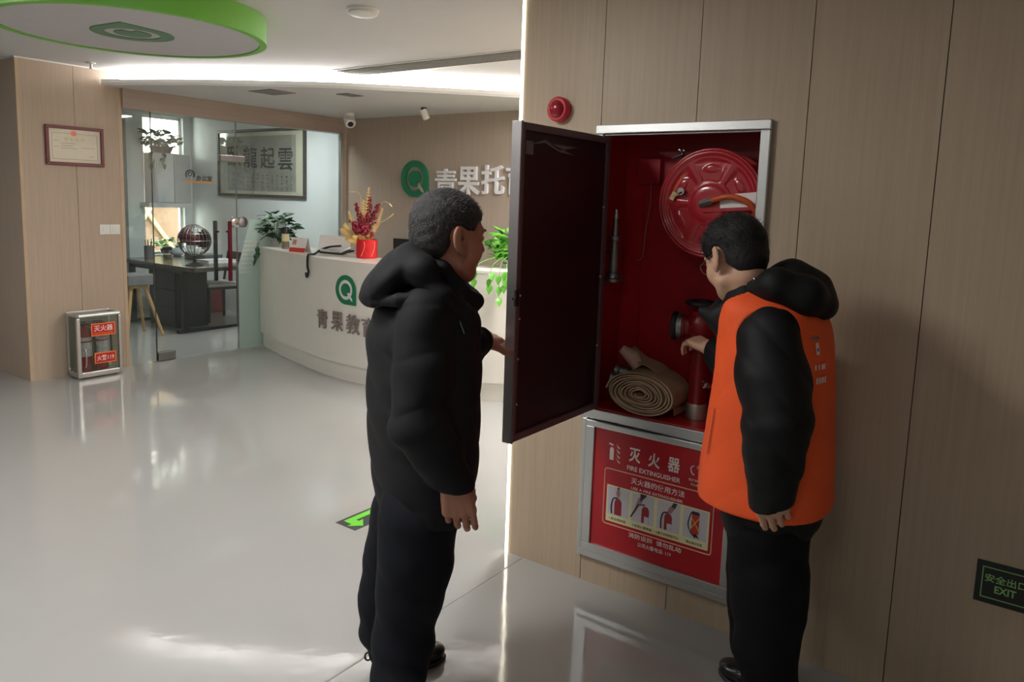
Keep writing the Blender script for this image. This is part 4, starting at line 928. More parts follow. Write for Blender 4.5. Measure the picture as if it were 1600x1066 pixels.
# red pot with gold and red decorative branches
c = dz(562.5, 404); x, y = c[0]+.09, c[1]+.01
fv = thing('flower_arrangement', 'red pot with gold and dark red artificial branches on the desk', 'flower arrangement', (x, y, DZ))
obj('pot', MB().lathe([(.088, 0), (.092, .004), (.094, .165), (.088, .168), (.084, .15)], (x, y, DZ), n=32), POTRED, fv, smooth=40)
for a in (2.2, 3.4, 4.4):
    pts = [(x+.095*math.cos(a+.35*math.sin(s*2)), y+.095*math.sin(a+.35*math.sin(s*2)), DZ+.02+.13*s) for s in np.linspace(0, 1, 10)]
    obj('pot_pattern', MB().tube(pts, .003, 5), mat('pot pattern', s2l(238, 150, 140), .5), fv)
rg = random.Random(11)
VR = np.array((math.sin(YAW+.2), -math.cos(YAW+.2), 0)); VD = np.array((math.cos(YAW+.2), math.sin(YAW+.2), 0))
def stem_to(px, py, dd=0.0):
    # tip position in the vertical plane through the pot
    d = ray(px, py); nrm_ = VD; t_ = np.dot(np.array((x, y, DZ))-CAM, nrm_)/np.dot(d, nrm_); return CAM+d*t_+VD*dd
root = np.array((x, y, DZ+.13))
for i, (px, py, r_) in enumerate(((555, 318, .9), (578, 308, 1.0), (592, 318, 1.0), (562, 335, 1.3), (548, 345, 1.2), (572, 340, 1.2), (582, 365, .9), (552, 356, 1.3), (566, 352, 1.2))):
    tip = stem_to(px, py, rg.uniform(-.05, .05)); q = MB(); k_ = 26
    st = spline([root, (root+tip)/2+(0, 0, .03), tip], 6)
    for k in range(k_):
        s = .42+.58*k/k_; p = root+(tip-root)*s+np.array((0, 0, .03*math.sin(PI*s))); rad_ = .036*r_*(1.25-s)
        for _ in range(2):
            a = rg.uniform(0, 2*PI); q.sphere(p+VR*rad_*math.cos(a)+VD*rad_*math.sin(a)+(0, 0, rg.uniform(-.008, .008)), rg.uniform(.009, .015)*(r_ if s < .8 else .8), 6, 4)
    sp = obj('berry_spike', q, BERRY, fv, smooth=60)
    obj('twig', MB().tube(st, .003, 5), mat('twig', s2l(120, 80, 50), .6), fv)
def frond(px, py, n_, ln, bend=.04, dd=0.0):
    tip = stem_to(px, py, dd); st = spline([root, (root+tip)/2+VR*bend, tip], 10); q = MB().tube(st, .0025, 5)
    for k in range(3, len(st)-1):
        tg = st[k+1]-st[k]; tg /= np.linalg.norm(tg); sd = np.cross(tg, VD); l_ = ln*math.sin(PI*min(1, (k+2)/(len(st)+2)))+.006
        for sg in (-1, 1):
            b0 = st[k]; t0 = b0+(sd*sg*.85+tg*.5)*l_
            q.add([b0-tg*.007, t0, b0+tg*.007, b0+VD*.003], [(0, 1, 2), (2, 1, 3), (3, 1, 0)])
    obj('gold_frond', q, GOLD, fv)
for a_ in ((577, 292, 10, .030, -.02), (568, 312, 10, .035, -.02), (598, 325, 10, .022, .02, .03), (545, 330, 10, .025, -.03), (538, 350, 10, .04, -.03, .02), (532, 358, 9, .045, -.02), (540, 372, 8, .04, -.02), (586, 345, 9, .02, .02), (575, 365, 8, .035, .02, -.04), (563, 368, 8, .04, .0, -.06), (552, 368, 8, .035, -.01, -.06), (570, 375, 6, .03, .01, -.07), (545, 375, 6, .03, .0, -.05)): frond(*a_)
for pts in ([(558, 345), (564, 318), (562, 304), (557, 300), (546, 300)], [(585, 340), (597, 317), (606, 317), (612, 323)], [(585, 362), (595, 348), (604, 343), (615, 334)]):
    obj('gold_grass', MB().tube(spline([stem_to(*p) for p in pts], 6), [.002]*(6*(len(pts)-1)-4)+[.006]*5, 5), GOLD, fv)
# computer monitor behind the counter, seen from its back
c = dz(604, 396); mo = thing('computer_monitor', 'black computer screen standing behind the reception counter', 'monitor', (c[0]+.35, c[1], .74))
mx, my = c[0]+.42, c[1]+.08
mo.location = (mx, my, .75); ORG[mo.name] = np.array((mx, my, .75))
obj('screen', MB().obox((mx, my-.06, 1.01), ((.12, -1, 0), (1, .12, 0), (0, 0, 1)), (.27, .014, .16)), BLACKM, mo, bevel=.005)
obj('stand', MB().box((mx+.01, my-.09, .77), (mx+.03, my-.03, .95)), BLACKM, mo)
obj('foot', MB().box((mx-.07, my-.16, .752), (mx+.11, my+.04, .77)), BLACKM, mo)
# staff-side worktop carrying the monitor
wkt = ribbon(offset_curve(base_c[6:-6], SG*.44), offset_curve(base_c[6:-6], SG*.98), .71, .75)
obj('worktop', wkt, DESK, rd, smooth=40)
for x_, y_ in ((5.25, 5.6), (5.25, 4.3)): obj('worktop_leg', MB().box((x_-.02, y_-.2, 0), (x_+.02, y_+.2, .71)), DESK, rd)
c = dz(606, 405); tr = thing('wooden_tray', 'pale wooden tray on the reception counter behind the man', 'tray', (c[0]+.12, c[1], DZ))
obj('tray', MB().box((c[0]+.03, c[1]-.12, DZ), (c[0]+.25, c[1]+.10, DZ+.008)).box((c[0]+.03, c[1]-.12, DZ), (c[0]+.04, c[1]+.1, DZ+.022)).box((c[0]+.24, c[1]-.12, DZ), (c[0]+.25, c[1]+.1, DZ+.022)), OAK, tr)

# ================================================================== OFFICE BEHIND THE GLASS
# calligraphy
cy0, cy1, cz0, cz1 = 7.345, 9.135, 1.535, 2.385
cg = thing('calligraphy_frame', 'large framed ink calligraphy on the office wall', 'picture', (XB, 8.24, cz0))
DKF = mat('dark picture frame', s2l(66, 60, 58), .4)
for a, b in (((cy0, cz0), (cy1, cz0+.035)), ((cy0, cz1-.035), (cy1, cz1)), ((cy0, cz0+.035), (cy0+.035, cz1-.035)), ((cy1-.035, cz0+.035), (cy1, cz1-.035))):
    obj('frame_bar', MB().box((XB-.035, a[0], a[1]), (XB, b[0], b[1])), DKF, cg, bevel=.004)
obj('mount', MB().box((XB-.014, cy0+.035, cz0+.035), (XB-.006, cy1-.035, cz1-.035)), mat('cream mount', s2l(214, 214, 192), .6), cg)
obj('paper', MB().box((XB-.0155, 7.53, 1.61), (XB-.013, 8.94, 2.30)), mat('aged paper', s2l(158, 156, 146), .7, var=.08, vscale=10), cg)
INK = mat('ink', s2l(46, 46, 46), .7)
for ch, (xx, yy) in zip('臥龍起雲', ((366, 244), (391, 246), (418, 247), (446, 249))):
    c = on_x(xx, yy, XB-.015); obj('lettering', MB().text(ch, (XB-.0155, c[1], c[2]), WR, WU, .27, .001, .012, .29), INK, cg)
rg = random.Random(4)
for k in range(13):
    c = on_x(365+k*7.6, 279+k*.6, XB-.015); q = MB()
    for j in range(4):
        zz = c[2]+.075-.05*j+rg.uniform(-.01, .01); w_ = rg.uniform(.012, .03)
        q.add([(XB-.0165, c[1]-w_, zz), (XB-.0165, c[1]+w_, zz+rg.uniform(-.008, .008)), (XB-.0165, c[1]+w_*.4, zz+.012)], [(0, 1, 2)])
        q.add([(XB-.0165, c[1]-.004, zz-.02), (XB-.0165, c[1]+.004, zz-.02), (XB-.0165, c[1]+.006, zz+.02)], [(0, 1, 2)])
    obj('small_lettering', q, INK, cg)
obj('glazing', MB().box((XB-.022, cy0+.035, cz0+.035), (XB-.020, cy1-.035, cz1-.035)), glass('picture glass 2', (.97, .97, .97), .10), cg)
# wall cupboard in front of the window with a plant on top
kb = thing('wall_unit', 'pale hanging cupboard in front of the office window', 'cupboard', (5.62, 9.6, 1.40))
p0, p1 = on_y(243, 236, 9.55), on_y(300, 318, 9.55)
obj('body', MB().box((p0[0], 9.57, p1[2]), (p1[0], 9.85, p0[2]-.02)), mat('cupboard pale', s2l(196, 204, 208), .5), kb, bevel=.004)
obj('door', MB().box((p0[0]+.01, 9.55, p1[2]+.01), ((p0[0]+p1[0])/2-.004, 9.57, p0[2]-.03)), mat('cupboard pale', s2l(196, 204, 208), .5), kb)
obj('door', MB().box(((p0[0]+p1[0])/2+.004, 9.55, p1[2]+.01), (p1[0]-.01, 9.57, p0[2]-.03)), mat('cupboard grey', s2l(168, 174, 178), .5), kb)
obj('bottom_rail', MB().box((p0[0]-.1, 9.56, p1[2]-.06), (p1[0], 9.84, p1[2])), GREYWALL, kb)
pp = on_y(252, 232, 9.68); plant('trailing_plant', 'dark trailing plant in a box on top of the office cupboard', (pp[0], pp[1], p0[2]-.02), .28, .20, 90, (LEAFD, LEAFD), .12, (.16, .09, mat('dark pot', s2l(52, 50, 50), .5)), 3, 9, .5)
# grey sheer on the left
cu_ = thing('curtain', 'grey sheer curtain beside the office window', 'curtain', (4.95, 9.6, 0))
q = MB(); n_ = 60; V = []; Fc = []
for i in range(n_+1):
    xx = 4.30+.66*i/n_; yy = 9.68+.03*math.sin(i*.9)
    V += [(xx, yy, .03), (xx, yy, 2.5), (xx, yy+.004, 2.5), (xx, yy+.004, .03)]
for i in range(n_):
    for j in range(4): Fc.append((4*i+j, 4*i+4+j, 4*i+4+(j+1) % 4, 4*i+(j+1) % 4))
obj('fabric', q.add(V, Fc), mat('sheer grey', s2l(150, 158, 160), .8), cu_, smooth=60); obj('rail', MB().tube([(4.25, 9.68, 2.52), (5.0, 9.68, 2.52)], .012, 8), ALU, cu_)
for xx in (4.28, 4.98): obj('bracket', MB().box((xx-.01, 9.68, 2.50), (xx+.01, 9.79, 2.53)), ALU, cu_)
# desk
tx0, tx1, ty0, ty1, tz = 4.57, 5.42, 7.55, 9.15, .75
dk = thing('office_desk', 'dark wood office desk with black metal legs behind the glass', 'desk', (5.0, 8.3, 0))
obj('table_top', MB().box((tx0, ty0, tz-.045), (tx1, ty1, tz)), mat('office desk top', s2l(74, 66, 60), .2, 0, .5, .1, 6), dk, bevel=.003)
for y in (7.83, 8.95):
    for x_ in (tx0+.05, tx1-.1): obj('leg', MB().box((x_-.03, y-.02, .03), (x_+.03, y+.02, tz-.045)), BLACKMET, dk)
    obj('foot_bar', MB().box((tx0-.04, y-.03, 0), (tx1-.06, y+.03, .03)), BLACKMET, dk)
obj('rail', MB().box((tx0+.03, 7.83, tz-.085), (tx0+.07, 8.95, tz-.045)), BLACKMET, dk)
cbx = thing('drawer_cabinet', 'dark drawer pedestal under the office desk', 'drawer cabinet', (4.75, 8.42, 0))
obj('body', MB().box((4.70, 8.12, .0), (5.08, 8.72, .655)), mat('charcoal laminate', s2l(46, 46, 52), .5), cbx, bevel=.004)
for k in range(3): obj('drawer', MB().box((4.685, 8.14, .03+.208*k), (4.70, 8.70, .23+.208*k)), mat('charcoal laminate', s2l(46, 46, 52), .5), cbx, bevel=.003)
# things on the office desk
def od(x, y): return on_z(x, y, tz)
c = od(304, 415); gb = thing('wire_globe', 'openwork metal globe with dark red continents on the office desk', 'globe', (c[0], c[1], tz)); gc = np.array((c[0]+.02, c[1], 0)); cen = on_z(304, 374.5, 0); 
dpt = np.linalg.norm(c[:2]); d = ray(304, 375.5); t_ = dpt/np.linalg.norm(d[:2]); cen = CAM+d*t_; GR = .178
obj('foot', MB().lathe([(.10, 0), (.10, .008), (.06, .02), (.02, .04), (.012, .09)], (c[0], c[1], tz), n=24), BLACKMET, gb, smooth=40)
obj('post', MB().tube([(c[0], c[1], tz+.08), (cen[0], cen[1], cen[2]-GR)], .012, 8), BLACKMET, gb)
for k in range(12):
    a = PI*k/12; obj('meridian', MB().tube([cen+GR*np.array((math.cos(a)*math.cos(s), math.sin(a)*math.cos(s), math.sin(s))) for s in np.linspace(0, 2*PI, 36, endpoint=False)], .0028, 5, closed=True), ALUD, gb, smooth=60)
for la in (-.9, -.45, 0, .45, .9): obj('parallel', MB().tube([cen+GR*np.array((math.cos(la)*math.cos(s), math.cos(la)*math.sin(s), math.sin(la))) for s in np.linspace(0, 2*PI, 36, endpoint=False)], .0028, 5, closed=True), ALUD, gb, smooth=60)
CONT = mat('continent plate', s2l(74, 30, 36), .4, .2, var=.2)
V = []; Fc = []; na, nb = 48, 24
for i in range(nb+1):
    la = -PI/2+PI*i/nb
    for j in range(na): V.append(cen+GR*.985*np.array((math.cos(la)*math.cos(2*PI*j/na), math.cos(la)*math.sin(2*PI*j/na), math.sin(la))))
for i in range(nb):
    for j in range(na):
        la = -PI/2+PI*(i+.5)/nb; lo = 2*PI*(j+.5)/na
        v_ = math.sin(2.1*lo+1.3)*.5+math.sin(la*3.0+lo*1.7)*.4+math.cos(lo*3.1+la*2.2)*.25+.45*math.cos(la*2.2)
        if v_ > .35: Fc.append((i*na+j, i*na+(j+1) % na, (i+1)*na+(j+1) % na, (i+1)*na+j))
obj('continents', MB().add(V, Fc), CONT, gb, smooth=60)
c = od(301, 405); tb = thing('tea_tray', 'dark grey tea tray on the office desk', 'tray', (c[0], c[1], tz))
obj('tray', MB().obox((c[0]+.16, c[1]+.02, tz+.03), ((1, .1, 0), (-.1, 1, 0), (0, 0, 1)), (.13, .20, .03)), mat('slate tray', s2l(84, 86, 86), .35), tb, bevel=.01)
c = od(233, 401.5); pc = thing('pen_holder', 'grey pen holder at the window end of the office desk', 'pen holder', (c[0], c[1], tz))
obj('cup', MB().lathe([(.055, 0), (.055, .14), (.05, .14), (.05, .10)], (c[0], c[1], tz), n=20), mat('cup grey', s2l(104, 104, 106), .4), pc, smooth=40)
for k in range(5): obj('pen', MB().tube([(c[0]+.02*math.cos(k*1.3), c[1]+.02*math.sin(k*1.3), tz+.1), (c[0]+.04*math.cos(k*1.3), c[1]+.04*math.sin(k*1.3), tz+.19+.01*k)], .005, 6), BLACKM, pc)
c = od(262, 404); gp = thing('tea_jar', 'clear glass tea jar with dark lid on the office desk', 'jar', (c[0], c[1], tz))
obj('jar', MB().lathe([(.05, 0), (.055, .01), (.055, .10), (.05, .105)], (c[0], c[1], tz), n=20), glass('jar glass', (.75, .78, .78), .15), gp, smooth=40)
obj('tea', MB().lathe([(.045, .01), (.048, .05)], (c[0], c[1], tz), n=16), mat('tea', s2l(150, 130, 90), .4), gp); obj('lid', MB().lathe([(.056, .105), (.056, .14), (.03, .15)], (c[0], c[1], tz), n=20), BLACKM, gp, smooth=40)
c = od(277, 400); gp = thing('glass_teapot', 'small pale glass teapot beside the tea jar', 'teapot', (c[0], c[1], tz))
obj('body', MB().lathe([(.04, 0), (.08, .03), (.085, .06), (.06, .10), (.035, .11)], (c[0], c[1], tz), n=20), mat('pale glass', s2l(170, 182, 186), .2), gp, smooth=60); obj('spout', MB().tube([(c[0]-.07, c[1], tz+.05), (c[0]-.13, c[1], tz+.10)], [.018, .009], 8), mat('pale glass', s2l(170, 182, 186), .2), gp); obj('lid', MB().sphere((c[0], c[1], tz+.118), .016, 10, 6), BLACKM, gp)
c = od(256, 397); plant('desk_plant', 'small bright plant on the office desk under the window', (c[0]+.1, c[1]+.15, tz), .17, .17, 34, (LEAFL, LEAFL), .085, (.06, .06, mat('dark pot', s2l(52, 50, 50), .5)), 0, 21)
c = od(352, 410); bx = thing('book_stack', 'flat pale book lying on the office desk', 'book', (c[0], c[1], tz)); obj('cover', MB().box((c[0]-.25, c[1]-.05, tz), (c[0]+.12, c[1]+.2, tz+.004)).box((c[0]-.25, c[1]-.05, tz+.030), (c[0]+.12, c[1]+.2, tz+.034)), GREYWALL, bx); obj('pages', MB().box((c[0]-.245, c[1]-.045, tz+.004), (c[0]+.115, c[1]+.195, tz+.030)), PWHITE, bx)
bx.name = 'book'
# wooden chair with pale cushion
def wchair(cx, cy, rz):
    t = thing('wooden_chair', 'dark wooden chair with pale cushion pulled up to the office desk', 'chair', (cx, cy, 0)); cs_, sn = math.cos(rz), math.sin(rz)
    def T(p): return (cx+p[0]*cs_-p[1]*sn, cy+p[0]*sn+p[1]*cs_, p[2])
    def bx_(nm, a, b, m_): 
        q = MB().box(a, b); q.v = [T(p) for p in q.v]; return obj(nm, q, m_, t, bevel=.004)
    bx_('seat', (-.22, -.22, .40), (.22, .22, .435), WALNUT); bx_('cushion', (-.205, -.205, .435), (.205, .205, .475), mat('cushion pale', s2l(196, 190, 184), .8))
    for sx in (-1, 1):
        for sy in (-1, 1): obj('leg', MB().tube([T((sx*.19, sy*.19, .41)), T((sx*.205, sy*.205, 0))], [.026, .016], 10), WALNUT, t, smooth=40)
        obj('back_post', MB().tube([T((-.20, sx*.20, .43)), T((-.27, sx*.20, .82))], .016, 10), WALNUT, t, smooth=40)
    obj('back_rail', MB().prism([T((-.262, -.21, .70)), T((-.262, .21, .70)), T((-.282, .21, .84)), T((-.282, -.21, .84))], (cs_*.02, sn*.02, 0)), WALNUT, t)
wchair(5.38, 8.40, 3.05)
# stool with pale wooden legs at the desk's near side
st = thing('wooden_stool', 'grey seat on splayed pale wooden legs inside the glass', 'stool', (4.17, 8.02, 0))
c = np.array((4.16, 8.03))
obj('seat', MB().box((c[0]-.14, c[1]-.14, .56), (c[0]+.14, c[1]+.14, .68)), mat('stool grey', s2l(120, 120, 122), .5), st, bevel=.01)
for sx in (-1, 1):
    for sy in (-1, 1): obj('leg', MB().tube([(c[0]+sx*.07, c[1]+sy*.07, .565), (c[0]+sx*.20, c[1]+sy*.20, 0)], [.022, .017], 8), OAK, st, smooth=40)
obj('apron', MB().box((c[0]-.10, c[1]-.10, .53), (c[0]+.10, c[1]+.10, .56)), OAK, st)
# red storage box and stand at the back
rb = thing('storage_box', 'dull red storage box on the floor behind the wooden chair', 'box', (5.6, 8.9, 0)); obj('body', MB().box((5.45, 8.9, 0), (5.8, 9.3, .30)), mat('dull red box', s2l(120, 44, 48), .5), rb, bevel=.006); obj('lid', MB().box((5.44, 8.89, .30), (5.81, 9.31, .33)), mat('dull red box', s2l(120, 44, 48), .5), rb, bevel=.004)

# ================================================================== PEOPLE
f32 = np.float32
def snets(f, lo, hi, h):
    """smooth surface of the signed distance f(P) inside the box lo..hi, cell size h"""
    lo = np.array(lo, float); hi = np.array(hi, float); n = np.ceil((hi-lo)/h).astype(int)+1
    ax = [lo[i]+h*np.arange(n[i]) for i in range(3)]
    P = np.stack(np.meshgrid(*ax, indexing='ij'), -1).astype(f32).reshape(-1, 3)
    D = np.empty(len(P), f32); CH = 400000
    for i in range(0, len(P), CH): D[i:i+CH] = f(P[i:i+CH])
    D = D.reshape(n); S = D < 0
    cs = [(i, j, k) for i in (0, 1) for j in (0, 1) for k in (0, 1)]
    sl = lambda A, c: A[c[0]:n[0]-1+c[0], c[1]:n[1]-1+c[1], c[2]:n[2]-1+c[2]]
    cnt = sum(sl(S, c).astype(np.int8) for c in cs); mix = (cnt > 0) & (cnt < 8)
    idx = -np.ones(mix.shape, np.int64); I = np.argwhere(mix); idx[mix] = np.arange(len(I))
    acc = np.zeros((len(I), 3)); num = np.zeros(len(I))
    for a in cs:
        for ax_ in range(3):
            if a[ax_]: continue
            b = list(a); b[ax_] = 1
            da = D[I[:, 0]+a[0], I[:, 1]+a[1], I[:, 2]+a[2]]; db = D[I[:, 0]+b[0], I[:, 1]+b[1], I[:, 2]+b[2]]
            m_ = (da < 0) != (db < 0); t_ = np.where(m_, da/np.where(m_, da-db, 1), 0)
            pos = np.tile(np.array(a, float), (len(I), 1)); pos[:, ax_] += t_
            acc[m_] += pos[m_]; num[m_] += 1
    V = lo+h*(I+acc/num[:, None]); Fq = []
    for ax_ in range(3):
        u, v = [(1, 2), (2, 0), (0, 1)][ax_]
        A = [slice(0, n[i]-1) if i == ax_ else slice(1, n[i]-1) for i in range(3)]
        B = list(A); B[ax_] = slice(1, n[ax_])
        E_ = np.argwhere(S[tuple(A)] != S[tuple(B)]); off = np.array([0 if i == ax_ else 1 for i in range(3)]); E_ = E_+off
        sg = S[E_[:, 0], E_[:, 1], E_[:, 2]]
        du = np.zeros(3, int); du[u] = 1; dv = np.zeros(3, int); dv[v] = 1
        q = np.stack([idx[tuple((E_-du-dv).T)], idx[tuple((E_-dv).T)], idx[tuple(E_.T)], idx[tuple((E_-du).T)]], 1)
        q[~sg] = q[~sg][:, ::-1]; Fq.append(q)
    return V, np.concatenate(Fq)
A3 = lambda p: np.array(p, f32)
def s_rc(P, a, b, r1, r2):
    a = A3(a); b = A3(b); ba = b-a; pa = P-a; h = np.clip(pa@ba/(ba@ba+1e-9), 0, 1); q = pa-h[:, None]*ba
    return np.sqrt((q*q).sum(1))-(r1+(r2-r1)*h)
def s_el(P, c, r, R=None):
    p = P-A3(c)
    if R is not None: p = p@np.array(R, f32).T
    r = A3(r); k0 = np.sqrt(((p/r)**2).sum(1)); k1 = np.sqrt(((p/(r*r))**2).sum(1))+1e-6
    return k0*(k0-1)/k1
def smin(a, b, k): h = np.clip(.5+.5*(b-a)/k, 0, 1); return b+(a-b)*h-k*h*(1-h)
def smax(a, b, k): return -smin(-a, -b, k)
def s_chain(P, pts, rad, k=.02):
    d = None
    for i in range(len(pts)-1):
        e = s_rc(P, pts[i], pts[i+1], rad[i], rad[i+1]); d = e if d is None else smin(d, e, k)
    return d
def s_sleeve(P, pts, rad, dr, k=.04):
    return smax(s_chain(P, pts, rad, k), (P-A3(pts[-1]))@A3(dr), .006)
class Loft:
    """stack of ellipses: rows of (z, cx, cy, half along heading, half across, heading)"""
    def __init__(s, rows):
        rows = sorted(rows, key=lambda r: r[0]); pts = np.array(spline([np.array(r) for r in rows], 8)); s.T = pts[np.argsort(pts[:, 0])].astype(f32)
    def __call__(s, P, grow=0.0, p=2.3, cap=.03):
        T = s.T; z = np.clip(P[:, 2], T[0, 0], T[-1, 0]); g = lambda i: np.interp(z, T[:, 0], T[:, i]).astype(f32)
        cx, cy, a, b, h = g(1), g(2), g(3)+grow, g(4)+grow, g(5)
        x = P[:, 0]-cx; y = P[:, 1]-cy; c, s_ = np.cos(h), np.sin(h); u = np.abs(x*c+y*s_)/a; v = np.abs(-x*s_+y*c)/b
        d = ((u**p+v**p)**(1/p)-1)*np.minimum(a, b)
        dz_ = np.maximum(T[0, 0]-grow-P[:, 2], P[:, 2]-T[-1, 0]-grow)
        return smax(d, dz_, cap)
def wrinkle(P, amp, f=22., seed=0):
    x, y, z = P[:, 0], P[:, 1], P[:, 2]; s = seed*1.7
    a = np.sin(f*(z+.35*x-.3*y)+3*np.sin(6*x+s)+2.5*np.sin(7*y+2*s)); b = np.sin(1.7*f*(.6*z-.7*x+.5*y)+2*np.sin(9*z+s)+1.3*s); c = np.sin(.55*f*(z-.9*y+.4*x)+2.2*np.sin(5*z-s))
    return amp*(.5*(1-2*np.sqrt(np.abs(a)+.02))*.8+.25*b+.45*c)
def frame_of(heading, pitch=0.0, roll=0.0):
    """rows: forward, left, up of a head or hand turned to heading, nodding down by pitch"""
    f = np.array((math.cos(heading)*math.cos(pitch), math.sin(heading)*math.cos(pitch), -math.sin(pitch))); l = np.array((-math.sin(heading), math.cos(heading), 0)); u = np.cross(f, l)
    c, s = math.cos(roll), math.sin(roll); return np.array([f, c*l+s*u, -s*l+c*u])
def head_sdf(P, c, R, S=1.0, ears=True, neck_to=None, nr=(.056, .062)):
    q = ((P-A3(c))@np.array(R, f32).T)/f32(S)
    d = s_el(q, (-.012, 0, .036), (.100, .080, .090)); d = smin(d, s_el(q, (.030, 0, -.045), (.062, .064, .074)), .035)
    d = smin(d, s_el(q, (.066, 0, -.096), (.024, .028, .022)), .03)
    for sy in (-1, 1):
        d = smin(d, s_el(q, (.050, sy*.044, -.032), (.034, .026, .036)), .02); d = smin(d, s_rc(q, (.012, sy*.058, -.072), (.055, sy*.025, -.100), .018, .016), .025)
    d = smin(d, s_el(q, (.076, 0, .026), (.020, .052, .014)), .02)
    for sy in (-1, 1): d = smax(d, -s_el(q, (.096, sy*.034, .006), (.016, .020, .012)), .012); d = smin(d, s_el(q, (.078, sy*.033, .006), (.013, .016, .011)), .006)
    d = smin(d, s_rc(q, (.088, 0, .014), (.106, 0, -.026), .008, .012), .012)
    for sy in (-1, 1): d = smin(d, s_el(q, (.096, sy*.012, -.030), (.011, .009, .008)), .008)
    d = smin(d, s_el(q, (.088, 0, -.056), (.011, .024, .0075)), .008); d = smin(d, s_el(q, (.087, 0, -.068), (.011, .021, .0085)), .008)
    if ears:
        for sy in (-1, 1):
            e = q-A3((-.010, sy*.080, -.008)); Re = frame_of(sy*.45, 0); el = e@np.array([[math.cos(.25), 0, math.sin(.25)], [0, 1, 0], [-math.sin(.25), 0, math.cos(.25)]], f32).T
            el = el@np.array([[math.cos(sy*.4), -math.sin(sy*.4), 0], [math.sin(sy*.4), math.cos(sy*.4), 0], [0, 0, 1]], f32).T
            o = s_el(el, (-.008, sy*.010, .004), (.024, .010, .037)); o = smin(o, s_el(el, (.001, sy*.006, -.028), (.013, .008, .014)), .008)
            o = smax(o, -s_el(el, (.005, sy*.021, .004), (.0150, .014, .024)), .003); o = smin(o, s_el(el, (.015, sy*.010, -.004), (.005, .006, .009)), .004)
            d = smin(d, o, .006)
    d = d*f32(S)
    if neck_to is not None: d = smin(d, s_rc(P, A3(c)+np.array(R, f32).T@A3((-.030, 0, -.070))*f32(S), neck_to, nr[0], nr[1]), .03)
    return d
def hair_sdf(P, c, R, S, hl, thick):
    q = ((P-A3(c))@np.array(R, f32).T)/f32(S)
    d = s_el(q, (-.012, 0, .036), (.100+thick, .080+thick*.85, .090+thick)); d = smin(d, s_el(q, (-.045, 0, -.025), (.058+thick*.4, .066+thick*.3, .06)), .03)
    n_ = np.sin(q[:, 0]*210+2*np.sin(q[:, 1]*130))*np.sin(q[:, 2]*190+2*np.sin(q[:, 0]*90))*.0012
    line = np.interp(q[:, 0], [h_[0] for h_ in hl], [h_[1] for h_ in hl]).astype(f32)+.0015*np.sin(q[:, 0]*260)+.0015*np.sin(q[:, 1]*240)
    d = smax(d+n_, (line-q[:, 2])*.8, .008)
    for sy in (-1, 1): d = smax(d, -s_el(q, (-.012, sy*.088, -.006), (.030, .024, .042)), .004)
    return d*f32(S)
def strands(c, R, S, hl, thick, n_, ln, seed, rad=.0007):
    rg = np.random.default_rng(seed); V = []; Fc = []; R = np.array(R); c = np.array(c)
    while len(V) < n_*3:
        u = rg.normal(size=3); u /= np.linalg.norm(u); q = np.array((-.012, 0, .036))+u*np.array((.100+thick, .080+thick*.85, .090+thick))*.985
        line = np.interp(q[0], [h_[0] for h_ in hl], [h_[1] for h_ in hl])
        if q[2] < line+.006 or (abs(q[1]) > .06 and abs(q[0]+.012) < .034 and q[2] < .04): continue
        d = u*.45+np.array((.55 if q[2] > .06 else .1, 0, -.75 if q[2] < .07 else -.05))+rg.normal(size=3)*.22; d /= np.linalg.norm(d)
        s = np.cross(d, u); s /= np.linalg.norm(s)+1e-9; k = len(V)
        for p in (q-s*rad, q+s*rad, q+d*ln*rg.uniform(.6, 1.2)): V.append(c+R.T@(p*S))
        Fc.append((k, k+1, k+2))
    return np.array(V), np.array(Fc)
def hand_sdf(P, wrist, X, Y, Z, curl, thumb, S=1.0, side=1, spread=.0):
    """X along the fingers, Y to the thumb side, Z the back of the hand; curl per finger (3 joint angles)"""
    B = np.array([X, Y, Z], float); B = B/np.linalg.norm(B, axis=1)[:, None]
    q = ((P-A3(wrist))@B.astype(f32).T)/f32(S); d = None
    ys = (.033, .0115, -.0105, -.031); kl = (.088, .092, .088, .080); L3 = ((.042, .025, .021), (.047, .029, .022), (.043, .027, .021), (.034, .020, .019))
    for i in range(4):
        e = s_rc(q, (0, ys[i]*.55, 0), (kl[i], ys[i], 0), .0155, .0125); d = e if d is None else smin(d, e, .012)
    d = smin(d, s_el(q, (.048, .0, -.005), (.050, .036, .013)), .012)
    d = smin(d, s_rc(q, (.008, .014, -.004), (.040, .036, -.010), .017, .014), .014)
    fd = None
    for i in range(4):
        p = np.array((kl[i], ys[i], 0.)); a = 0.; r = (.0095, .0098, .0094, .0082)[i]
        for j in range(3):
            a += curl[i][j]; dr = np.array((math.cos(a), spread*(1.5-i)*.12, -math.sin(a))); p2 = p+dr*L3[i][j]
            e = s_rc(q, p, p2, r*(1-.07*j), r*(1-.07*(j+1))); fd = e if fd is None else smin(fd, e, .0015 if j == 0 else .003); p = p2
    d = smin(d, fd, .005)
    p = np.array((.034, .036, -.008)); 
    for (dv, ln, r1, r2) in ((thumb[0], .042, .0125, .0115), (thumb[1], .032, .0115, .0085)):
        dv = np.array(dv, float); dv /= np.linalg.norm(dv); p2 = p+dv*ln; d = smin(d, s_rc(q, p, p2, r1, r2), .005); p = p2
    return d*f32(S)
def merge(parts):
    V = []; Fq = []; o = 0
    for v, f_ in parts: V.append(v); Fq.append(f_+o); o += len(v)
    return np.concatenate(V), np.concatenate(Fq)
def bbox(pts, r): a = np.array([np.array(p, float)[:3] for p in pts]); return a.min(0)-r, a.max(0)+r
